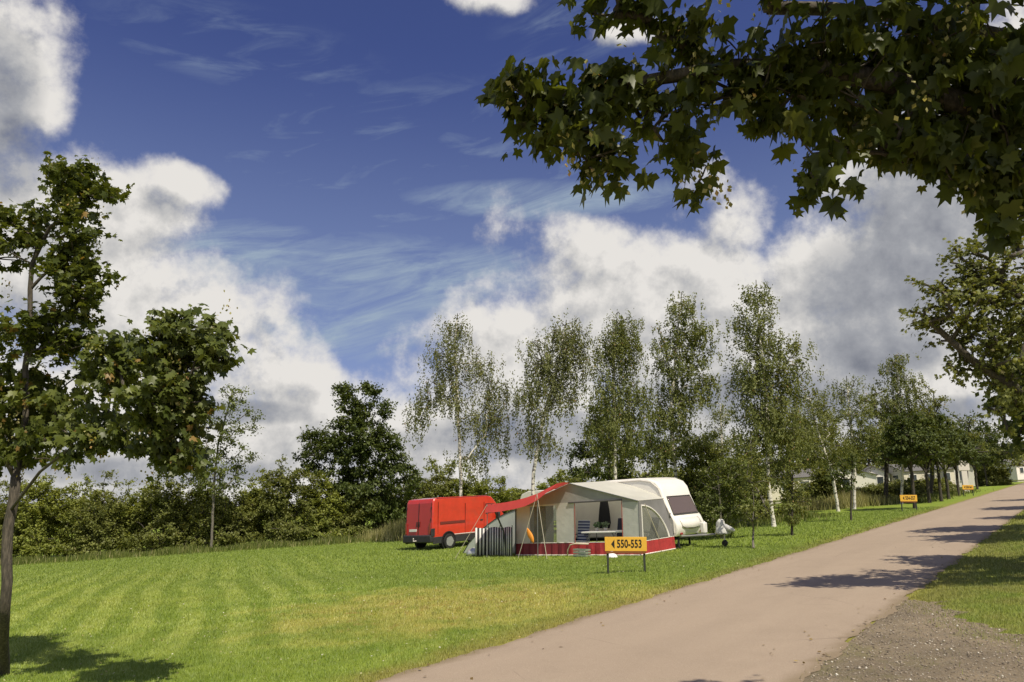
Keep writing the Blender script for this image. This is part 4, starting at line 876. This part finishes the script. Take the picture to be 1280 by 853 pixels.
# right half of the front wall, open window
for q0, q1, q2 in ((XB, -2.56, 1.80), (-.62, 0., ZE - .02)):
    b = MB(AG); quad(b, q0, q1, SK, q2); b.build('front_wall', M_LG, aw)
b = MB(AG); b.poly([(XB, FY, 1.80), (-2.56, FY, 1.80), (-.62, FY, 1.80) , (-.62, FY, gtop(-.62)), (XB, FY, ZP)], .014, (0, 1, 0)); b.poly([(-.62, FY, ZE - .02), (0, FY, ZE - .02), (0, FY, ZE), (-.62, FY, gtop(-.62))], .014, (0, 1, 0)); b.build('gable_panel', M_MG, aw)
MB(AG).box(((XB - .45) / 2 - .1, FY - .02, 1.79), (2.2, .06, .05)).build('window_roll', mat('roll_dark', (.09,.085,.08), .8), aw, bevel=.01)
for q0 in (-2.55, -.64): MB(AG).tube([(q0, FY - .015, SK), (q0, FY - .015, 1.78)], .012, 6).build('zip_edge', M_ZIP, aw)
# left half
b = MB(AG); quad(b, -3.35, XB, SK, 1.80); quad(b, -4.55, XA, SK, 1.80); b.poly([(-3.35, FY, 1.72), (-4.55, FY, 1.72), (-4.55, FY, 1.80), (-3.35, FY, 1.80)], .012, (0, 1, 0)); b.build('front_wall', M_LG, aw)
b = MB(AG); b.poly([(XA, FY, ZE), (XA, FY, 1.805 if False else ZE + .002), (XB, FY, ZP), (XB, FY, 1.803), (XA, FY, ZE - .0)], .013, (0, 1, 0)); b.build('gable_panel', M_MG, aw)
b = MB(AG); b.poly([(-3.37, FY + .01, SK), (-4.53, FY + .01, SK), (-4.53, FY + .01, 1.74), (-3.37, FY + .01, 1.74)], .006, (0, 1, 0)); b.build('window', M_FILM, aw)
b = MB(AG); g_ = [[(-3.9 - .08 * j + .02 * math.sin(j * 9), FY + .10 + .03 * math.sin(j * 2.1), z_) for z_ in (SK, 1.0, 1.72)] for j in range(8)]; b.sheet(g_).build('curtain', mat('curtain_yellow', (.22,.20,.10), .9, var=.3, vscale=7.), aw, solid=.004)
# skirts
def skirt(pts, m, z0=.03, z1=SK, off=.0):
    b = MB(AG); n = 24; 
    g_ = []
    for k in range(len(pts) - 1):
        a, c = Vector(pts[k]), Vector(pts[k + 1]); d_ = (c - a); nn = Vector((d_.y, -d_.x)).normalized()
        for i in range(n if k < len(pts) - 2 else n + 1):
            p = a + d_ * i / n; w = .012 * math.sin(i * 1.9 + k) ; g_.append([(p.x + nn.x * (off + w), p.y + nn.y * (off + w), z1), (p.x + nn.x * (off + .03 + w * 2), p.y + nn.y * (off + .03 + w * 2), z0)])
    b.sheet(g_); o = b.build('mud_skirt', m, aw, solid=.008)
    b = MB(AG); b.tube([q[1] for q in g_], .022, 5); b.tube([q[0] for q in g_], .012, 5); b.build('skirt_hem', M_PIPE, o); return o
skirt([(-2.8, FY), (0, FY)], M_SKIRT); skirt([(XA, FY), (-2.8, FY)], M_DSK); skirt([(0, FY), (.02, -1.2), (-.0, -.02)], M_SKIRT)
# right end wall with arched opening
def wall_x(y_, z_): return 0.0 - .0 * y_ - (.36 + .0) * max(0, (z_ - SK)) / (ZE - SK) * ((y_ - FY) / 2.3)
arch = []
for k in range(13):
    a = math.pi * k / 12 * .5; arch.append((-.42 - 1.62 * (1 - math.sin(a)) * 0 - 1.62 * (math.cos(a - 0) * 0 + (1 - (1 - k / 12))) * 0, 0))
ya, yb = -2.12, -.38  # opening from near post to the far foot
AP = [(ya, SK)] + [(ya, ZE - .16)] + [(ya + (yb - ya) * (1 - math.cos(t)) if False else ya + (yb - ya) * math.sin(t), SK + (ZE - .16 - SK) * math.cos(t)) for t in np.linspace(.06, math.pi / 2, 14)]
b = MB(AG)
# wall between arch and outer edge: strips
outer = [(FY, SK), (FY, ZE)] + [(FY + 2.3 * u, ZE) for u in (.2, .4, .6, .8, 1.)] + [(0, ZE - (ZE - SK) * u) for u in (.15, .3, .45, .6, .75, .88, .95, 1.)]
g_ = []
nseg = 20
def samp(poly, u):
    L = [math.dist(poly[i], poly[i + 1]) for i in range(len(poly) - 1)]; t = u * sum(L)
    for i, l in enumerate(L):
        if t <= l + 1e-9: w = t / l if l else 0; return (poly[i][0] + (poly[i + 1][0] - poly[i][0]) * w, poly[i][1] + (poly[i + 1][1] - poly[i][1]) * w)
        t -= l
    return poly[-1]
for i in range(nseg + 1):
    u = i / nseg; o_ = samp(outer, u); p_ = samp(AP, u); g_.append([(wall_x(*o_), o_[0], o_[1]), (wall_x(*p_), p_[0], p_[1])])
b.sheet(g_).build('end_wall', mat('end_canvas', (.21,.205,.20), .8, var=.08, vscale=1.5, trans=.1), aw, solid=.01)
b = MB(AG); b.tube([(wall_x(*p) + .012, p[0], p[1]) for p in AP[1:]], .035, 6); b.build('arch_piping', M_PIPE, aw)
b = MB(AG); b.tube([(wall_x(*p) + .012, p[0], p[1]) for p in AP[:2]], .022, 6); b.build('door_edge', M_PIPE, aw)
b = MB(AG); b.poly([(wall_x(p[0], p[1]) - .006, p[0], p[1]) for p in AP], .004, (1, 0, 0)); b.build('window', M_FILM, aw)
MB(AG).tube([(.05, -2.0, 1.62), (.03, -1.1, SK)], .014, 5).build('tie_rope', M_ROPE, aw)
# roof: gently sagging sheet from the front to the caravan
g_ = []
for i in range(13):
    u = i / 12; X = XB * (1 - u) + (.02) * u; row = []
    for j in range(9):
        w = j / 8; y_ = FY - .04 + (2.36) * w; zc = ZP + (2.47 - ZP) * w; zf = ZE + (ZE - ZE) * w
        z_ = zc + (zf - zc) * (u ** (1 + .55 * w)) - .045 * math.sin(math.pi * w) * math.sin(math.pi * u)
        xx = X - .36 * w * u; row.append((xx, y_, z_ + .012))
    g_.append(row)
MB(AG).sheet(g_).build('roof', M_ROOF, aw, smooth=True)
g_ = [[(XB + (XA - XB) * i / 6, FY + 2.34 * j / 4, ZP + (ZE - ZP) * i / 6 + .012) for j in range(5)] for i in range(7)]
MB(AG).sheet(g_).build('roof', M_ROOF, aw, smooth=True)
MB(AG).tube([(XB, FY - .05, ZP + .01), (-1.4, FY - .06, 2.10), (0, FY - .05, ZE)], .022, 6).build('eave_pole', M_POLE, aw)
MB(AG).tube([(0.0, FY, 0), (0, FY, ZE)], .018, 6).build('pole', M_POLE, aw); MB(AG).tube([(XA, FY - .03, 0), (XA, FY - .03, ZE)], .022, 6).build('pole', M_DPOLE, aw)
# left end wall
MB(AG).poly([(XA, FY, .03), (XA, -.02, .03), (XA, -.02, ZE), (XA, FY, ZE)], .012, (1, 0, 0)).build('end_wall', M_MG, aw)
# red canopy
g_ = []
CX = [XB + .04, -3.2, -3.6, -4.1, -4.6, -5.1, -5.6, -6.0]; CZ = [2.47, 2.31, 2.17, 2.06, 1.98, 1.93, 1.90, 1.90]
for X, z_ in zip(CX, CZ):
    zr = gtop(max(X, XA)) + .03 if X >= XA else ZE + .12; g_.append([(X if X >= XA else XA + (X - XA) * .9, FY - .0, max(zr, z_ - .1)), (X, FY - .38, (zr + z_) / 2 + .03), (X, FY - .75, z_), (X, FY - .82, z_ - (.05 if X > -3 else .16 if X > -3.3 else .24 if X > -3.8 else .30))])
MB(AG).sheet(g_).build('canopy', M_CAN, aw, smooth=False)
for X, z_, rf in ((-3.6, 2.15, [(-4.25, FY - 1.05), (-2.95, FY - 1.1)]), (-5.95, 1.88, [(-7.0, FY - 1.35)])):
    MB(AG).tube([(X, FY - .76, 0), (X, FY - .76, z_)], .014, 6).build('canopy_pole', M_POLE, aw)
    for r_ in rf: MB(AG).tube([(X, FY - .78, z_), (r_[0], r_[1], 0)], .009, 4).build('guy_rope', M_ROPE, aw)
MB(AG).tube([(-5.75, FY - .74, 1.9), (-5.55, FY - .3, .9), (-5.5, FY - .2, 0)], .03, 6).build('dark_pole', M_DPOLE, aw)
# floor sheet inside
o = MB(AG).box(((XA) / 2, -1.2, .012), (-XA - .1, 2.2, .02)).build('groundsheet', mat('groundsheet', (.12,.13,.11), .9, var=.2), aw)
print('check px', PX(0, FY, 0), PX(XB, FY, ZP), PX(0, FY, ZE), PX(-.36, 0, ZE), PX(1.38, 1.02, 0), PX(-5.95, FY - .76, 1.9), PX(-1.2, 0, 2.5))

# lean-to storage tent left of the awning
st = thing('storage_tent', 'pale grey-green storage tent with sloping end, between van and awning', 'tent', Dp, CR)
M_GT = mat('green_canvas', (.66,.70,.63), .75, var=.08, vscale=1.5, trans=.2, bump=.4, bscale=2.)
g_ = []
for j in range(5):
    y_ = -1.3 + 1.0 * j / 4; row = []
    for k in range(11):
        u = k / 10; X = -5.3 - 3.5 * u; z_ = 1.68 * math.cos(u * math.pi / 2) ** .75 if u < 1 else .0; row.append((X, y_, max(.0, z_)))
    g_.append(row)
MB(AG).sheet(g_).build('flysheet', M_GT, st, smooth=True, solid=.01)
fr = [(-5.3 - 3.5 * k / 10, -1.32, max(0, 1.68 * math.cos(k / 10 * math.pi / 2) ** .75 if k < 10 else 0)) for k in range(11)]
MB(AG).poly([(-5.3, -1.32, 0)] + fr, .01, (0, 1, 0)).build('end_panel', M_GT, st)
MB(AG).tube([(x_, y_ - .01, z_ + .01) for x_, y_, z_ in fr], .018, 6).build('arch_pole', M_DPOLE, st)
# striped windbreak
wb = thing('windbreak', 'black and white striped windbreak screen at the left end of the awning', 'windbreak', Dp, CR)
ms = bpy.data.materials.new('striped_cloth'); ms.use_nodes = True; h = NT(ms.node_tree); bs = h.n['Principled BSDF']
uvn = h.node('ShaderNodeAttribute', attribute_name='tint'); h.put(bs.inputs['Base Color'], h.mix(h.ramp(uvn.outputs['Fac'], .45, .55), (.018,.018,.022), (.66,.65,.62))); bs.inputs['Roughness'].default_value = .8
pl = [(-5.10, FY - .35), (-5.9, FY - .10), (-6.55, FY - .02), (-6.95, FY - .30)]
V = []; F = []; T = []; n = 0; L = 0
for k in range(len(pl) - 1):
    a, c = Vector(pl[k]), Vector(pl[k + 1]); m_ = max(2, int((c - a).length / .068))
    for i in range(m_):
        for s_ in (0, 1):
            p = a.lerp(c, (i + s_) / m_); pr = .012 * math.sin((L + s_) * 1.3)
            for z_ in (.03, 1.03): V.append((p.x, p.y + pr, z_ + AG[0] * p.x + AG[1] * p.y + (.02 * math.sin(L * .5) if z_ > .5 else 0)))
        F.append((n, n + 2, n + 3, n + 1)); T.append(1. if L % 2 else 0.); n += 4; L += 1
o = npmesh('cloth', V, F, ms, wb, T); q = o.modifiers.new('s', 'SOLIDIFY'); q.thickness = .006
for p in pl: MB(AG).tube([(p[0], p[1], 0), (p[0], p[1], 1.1)], .016, 6).build('pole', M_DPOLE, wb)
# orange thing hanging from the guy rope, silver bag
ob = MB(AG); rings = []
for k in range(9):
    t_ = k / 8; r_ = .11 * math.sin(math.pi * min(1, max(0, t_)) * .92 + .12) ; rings.append([(-4.0 + .28 * t_ + r_ * math.cos(a), FY - .85 + r_ * .45 * math.sin(a), 1.02 - .52 * t_) for a in np.linspace(0, 2 * math.pi, 13)])
o = ob.sheet(rings).build('orange_bag', mat('orange_cloth', (.72,.27,.03), .6, var=.08), None, smooth=True, solid=.01); o.location = Dp; o.rotation_euler = (0, 0, CR)
tag(o, 'long orange bag hanging slanted between the guy ropes before the awning', 'bag')
ob = MB(AG); rings = []
for j, (z_, r_) in enumerate([(.02, .42), (.1, .46), (.2, .38), (.27, .2), (.29, .02)]): rings.append([(-7.25 + r_ * math.cos(a) * (1 + .1 * math.sin(3 * a)), FY + .05 + .6 * r_ * math.sin(a), z_ + .02 * math.sin(4 * a + j)) for a in np.linspace(0, 2 * math.pi, 17)])
o = ob.sheet(rings).build('silver_bag', mat('silver_sheet', (.62,.62,.60), .3, .3, bump=.6, bscale=6.), None, smooth=True, solid=.01); o.location = Dp; o.rotation_euler = (0, 0, CR)
tag(o, 'crumpled silver bag on the grass left of the striped windbreak', 'bag')
# table, chairs and things in the awning opening
tb = thing('camp_table', 'folding camp table with white edge inside the awning', 'table', Dp, CR)
MB(AG).box((-1.5, -1.9, .76), (1.75, .6, .05)).build('tabletop', M_WHITE, tb, bevel=.01)
for x_ in (-2.1, -.6):
    for y_ in (-2.12, -1.66): MB(AG).tube([(x_, y_, .01), (x_, y_, .735)], .015, 6).build('leg', M_POLE, tb)
def camp_chair(X, Y_, rz, label, m):
    c = thing('camp_chair', label, 'chair', loc2w(X, Y_), CR + rz, 'camp chairs in the awning')
    MB().box((0, 0, .43), (.46, .44, .04)).build('seat', m, c, bevel=.01); MB().box((0, .25, .80), (.46, .05, .70), rot=Matrix.Rotation(R(-12), 3, 'X')).build('backrest', m, c, bevel=.02)
    for s_ in (-1, 1):
        MB().tube([(s_ * .25, -.22, 0), (s_ * .25, .12, .64)], .013, 6).build('leg', M_POLE, c); MB().tube([(s_ * .25, .26, 0), (s_ * .25, -.1, .64)], .013, 6).build('leg', M_POLE, c); MB().box((s_ * .25, 0, .65), (.05, .45, .03)).build('armrest', M_BLACK, c, bevel=.008)
mst = bpy.data.materials.new('blue_stripe'); mst.use_nodes = True; h = NT(mst.node_tree); bs = h.n['Principled BSDF']; tc = h.node('ShaderNodeTexCoord'); z_ = h.sep(tc.outputs['Object'])[2]
h.put(bs.inputs['Base Color'], h.mix(h.ramp(h.m('SINE', h.m('MULTIPLY', z_, 62.)), -.2, .2), (.04,.055,.16), (.45,.5,.6))); bs.inputs['Roughness'].default_value = .8
camp_chair(-2.85, -1.55, R(10), 'camp chair with blue and white striped cloth, left inside the awning', mst)
camp_chair(-1.65, -.85, R(5), 'dark blue camp chair behind the table in the awning', mat('navy', (.03,.035,.06), .8)); camp_chair(-.5, -.9, R(-30), 'black camp chair seen through the arched awning window', mat('blackcloth', (.02,.02,.022), .8))
o = MB().lathe([(.02, 0), (.13, -.05), (.17, -.35), (.21, -.8), (.17, -1.0), (.02, -1.02)], (0, 0, 0), 12).build('hanging_coat', mat('coat', (.02,.02,.025), .9), None, smooth=True); o.location = loc2w(-2.55, -.45) + Vector((0, 0, 1.80)); o.scale = (1.1, .5, 1)
tag(o, 'dark coat hanging from the awning roof above the table', 'coat')
for i, (X, hh, m, lb) in enumerate([(-1.95, .20, mat('plant_leaf', (.10,.17,.07), .7, var=.3), 'leafy green pot plant at the left on the camp table'), (-1.6, .16, mat('plant_leaf2', (.16,.22,.12), .7, var=.3), 'pale pot plant at the right on the camp table')]):
    t_ = thing('pot_plant', lb, 'plant', loc2w(X, -1.85) + Vector((0, 0, .785)), 0, 'plants on the camp table')
    MB().lathe([(.05, 0), (.075, .10), (.07, .10)], (0, 0, 0), 12).build('pot', M_CREAM, t_)
    n = 90; Pn = in_blob((0, 0, .2), (.14, .14, .12), n); leaves_mesh('foliage', Pn, rng.normal(size=(n, 3)), rng.normal(size=(n, 3)), rng.uniform(.05, .09, n), 'leaf', m, t_, rng.uniform(size=n))
o = MB().box((0, 0, .14), (.36, .26, .26)).build('blue_box', mat('blue_plastic', (.05,.07,.25), .4), None, bevel=.02); o.location = loc2w(-2.05, -1.95) + Vector((0, 0, .0)); o.location.z += .45; tag(o, 'blue plastic box under the left end of the camp table', 'box'); o.location.z -= .43
# crate before the awning, hose arch, white funnel
t_ = thing('crate', 'grey-green plastic crate on the grass before the red skirt', 'crate', loc2w(-2.05, FY - .35), CR)
b = MB(); 
for z_ in (.03, .12, .21): b.box((0, -.14, z_ + .02), (.5, .015, .055)).box((0, .14, z_ + .02), (.5, .015, .055)).box((-.25, 0, z_ + .02), (.015, .29, .055)).box((.25, 0, z_ + .02), (.015, .29, .055))
b.box((0, 0, .012), (.5, .28, .02)); b.build('basket', mat('crate_green', (.24,.29,.22), .6), t_); MB().box((0.08, 0, .14), (.26, .2, .2)).build('contents', mat('pale_bag', (.5,.5,.45), .7, var=.2), t_, bevel=.04)
o = MB(AG).tube([(-2.75, FY - .2, .02), (-2.72, FY - .22, .22), (-2.60, FY - .24, .38), (-2.42, FY - .24, .42), (-1.9, FY - .15, .40)], .022, 6).build('hose', mat('hose_cream', (.62,.56,.42), .5), None, smooth=True); o.location = Dp; o.rotation_euler = (0, 0, CR); tag(o, 'cream hose bending up from the grass against the red skirt', 'hose')
o = MB().lathe([(.19, 0), (.20, .03), (.15, .10), (.05, .15), (.03, .26), (.0, .27)], (0, 0, 0), 18).build('wash_bowl', mat('white_plastic', (.82,.82,.80), .35), None, smooth=True); o.location = gpt(783, 699) ; o.scale = (.95, .95, 1); o.location = gpt(765, 697.5); tag(o, 'white upturned plastic bowl with spout on the grass behind the sign', 'bowl')

# ------------------------------------------------------------------ signs
M_YEL = mat('sign_yellow', (.74,.42,.05), .5, var=.05, vscale=3.); M_BLK = mat('sign_black', (.02,.015,.01), .6); M_POST = mat('post_green', (.035,.042,.03), .7, var=.2)
def arrow_sign(px0, px1, py0, py1, Wb, Hb, top, text, label, rz=0.):
    a, c = gpt(px0, py0), gpt(px1, py1); mid = (a + c) / 2; d_ = (c - a).xy; rz = R(-4); Wb = (px1 - px0) * mid.y / FPX * 1.02
    t = thing('arrow_sign', label, 'sign', mid, rz, 'yellow pitch number signs')
    sl = lslope(rz); hw = Wb / 2
    for s_ in (-1, 1): MB(sl).box((s_ * hw * .92, .03, top * .47), (.055, .055, top * .95)).build('post', M_POST, t, bevel=.006)
    bd = MB().box((0, -.01, top - Hb / 2), (Wb + .06, .03, Hb)).build('board', M_YEL, t, bevel=.006)
    bl = MB(); zc = top - Hb / 2; x0 = -hw * .74; bl.poly([(x0, -.028, zc), (x0 + Hb * .24, -.028, zc + Hb * .32), (x0 + Hb * .24, -.028, zc - Hb * .32)], .004, (0, 1, 0)); bl.build('arrow', M_BLK, bd)
    MB().box((0, -.008, top - Hb - .03), (Wb, .04, .05)).build('rail', mat('rail_brown', (.20,.07,.02), .6), t)
    cu = bpy.data.curves.new('lettering', 'FONT'); cu.body = text; cu.size = Hb * .78; cu.align_x = 'CENTER'; cu.align_y = 'CENTER'; cu.extrude = .002; cu.offset = .006 * Hb / .36; cu.space_character = 1.02; cu.materials.append(M_BLK)
    to = bpy.data.objects.new('lettering', cu); C.objects.link(to); to.parent = bd; to.location = (Hb * .26, -.03, zc); to.rotation_euler = (R(90), 0, 0)
    bpy.context.view_layer.update(); wd = to.dimensions.x
    if wd > 0: to.scale = (Wb * .62 / wd, 1, 1)
    me = bpy.data.meshes.new_from_object(to.evaluated_get(bpy.context.evaluated_depsgraph_get())); me.name = 'lettering'
    o2 = bpy.data.objects.new('lettering', me); C.objects.link(o2); o2.parent = bd; o2.location = to.location; o2.rotation_euler = to.rotation_euler; o2.scale = to.scale
    bpy.data.objects.remove(to); o2.name = 'lettering'
    return t
arrow_sign(759.5, 806, 720, 713, .95, .36, .90, '550-553', 'nearest yellow arrow sign reading 550-553 on two dark posts before the awning')
arrow_sign(1128, 1146.5, 640, 638, .95, .36, .90, '554-557', 'second yellow arrow sign along the left verge of the road')
arrow_sign(1205, 1217, 621, 619.5, .8, .36, .9, '558-561', 'third yellow arrow sign along the verge, below the cream mobile home')
arrow_sign(1239, 1248, 606.5, 605.5, .8, .36, .9, '562-565', 'farthest small yellow arrow sign near the end of the road')
# cream post board behind the third sign
g0 = gpt(1208, 616); t = thing('notice_board', 'cream notice board on a broad post above the third yellow sign', 'sign', g0, 0)
MB().box((0, 0, 1.1), (.55, .2, 2.2)).build('post', M_CREAM, t, bevel=.02); MB().box((0, -.02, 2.6), (1.1, .22, 1.0)).build('board', M_CREAM, t, bevel=.03)

# ------------------------------------------------------------------ mobile homes
M_HW = mat('home_white', (.78,.75,.68), .6, var=.05); M_HR = mat('home_roof', (.13,.125,.12), .8, var=.2, bump=.4); M_HC = mat('home_cream', (.60,.56,.46), .7, var=.06); M_HWIN = mat('home_window', (.05,.06,.07), .1, spec=.7)
def home(px, Y, L, Wd, hw, hr, rz, label, wall=M_HW, roofm=M_HR, wins=3):
    g0 = G(px, Y); t = thing('mobile_home', label, 'mobile home', g0, rz, 'white mobile homes beyond the lawn'); sl = lslope(rz)
    # long axis x, gable end facing -x and +x ; front long side at -y
    b = MB(sl); b.add([(x_, y_, z_) for x_ in (-L/2, L/2) for y_, z_ in ((-Wd/2, .3), (Wd/2, .3), (Wd/2, hw), (0, hw + hr), (-Wd/2, hw))], [(0,1,2,3,4), (9,8,7,6,5), (0,5,6,1), (1,6,7,2), (2,7,8,3), (3,8,9,4), (4,9,5,0)])
    b.build('wall', wall, t)
    b = MB(sl)
    for s_ in (-1, 1): b.poly([(-L/2 - .2, 0, hw + hr + .06), (L/2 + .2, 0, hw + hr + .06), (L/2 + .2, s_ * (Wd/2 + .22), hw - hr * .12 + .04), (-L/2 - .2, s_ * (Wd/2 + .22), hw - hr * .12 + .04)], .07)
    b.build('roof', roofm, t); MB(sl).box((0, 0, .15), (L - .3, Wd - .3, .36)).build('skirting', M_HC, t)
    for i in range(wins):
        x_ = -L/2 + L * (i + .5) / wins; w = MB(sl).box((x_, -Wd/2 - .01, hw * .66), (.95, .05, .75)).build('window', M_HWIN, t); MB(sl).box((x_, -Wd/2 - .03, hw * .66 - .42), (1.1, .06, .06)).box((x_, -Wd/2 - .03, hw * .66 + .42), (1.1, .06, .06)).box((x_ - .52, -Wd/2 - .03, hw * .66), (.06, .06, .8)).box((x_ + .52, -Wd/2 - .03, hw * .66), (.06, .06, .8)).build('frame', M_WHITE, w)
    for y_ in (-.65, .65):
        w = MB(sl).box((-L/2 - .01, y_, hw * .62), (.05, .62, 1.1)).build('window', M_HWIN, t); MB(sl).box((-L/2 - .03, y_, hw * .62 - .58), (.06, .75, .06)).box((-L/2 - .03, y_, hw * .62 + .58), (.06, .75, .06)).build('frame', M_WHITE, w)
    return t
home(985, 80, 8.5, 3.4, 2.45, .75, R(12), 'long grey-roofed mobile home half hidden behind the young trees', M_HC, wins=4)
home(1052, 82, 3.2, 7., 2.3, 1.0, R(70), 'white mobile home whose gable shows behind the small round tree')
home(1093, 84, 7.5, 3.1, 2.3, .8, R(68), 'white mobile home with windowed gable, left of the low cream roof')
home(1128, 88, 6., 3.2, 2.1, .4, R(15), 'low cream-roofed mobile home beyond the second yellow sign', M_HC, M_HC)
home(1150, 82, 7., 3.4, 2.4, .7, R(20), 'grey mobile home behind the maple stems', M_HC)
home(1200, 92, 7.5, 3.4, 2.5, .9, R(62), 'cream white mobile home with gable behind the notice board')
home(1280, 118, 8., 3.6, 2.5, .8, R(30), 'farthest white mobile home at the right edge of the picture')
# small caravan roof seen beyond the red canopy
t = thing('caravan', 'distant pale caravan whose roof shows beyond the red canopy', 'caravan', G(692, 54), R(-38)); sl = lslope(R(-38))
MB(sl).prism([(-2.3, .4), (-2.4, 1.4), (-2.0, 2.3), (-1.4, 2.5), (1.4, 2.5), (2.0, 2.3), (2.3, 1.3), (2.2, .4)], -1.05, 1.05).build('body', M_CARA, t, bevel=.05); MB(sl).box((0, -1.06, 1.6), (1.4, .03, .55)).build('window', M_CWIN, t)
_pg[t.name] = sl; wheel(t, 0, -1., -1, .31, .18)
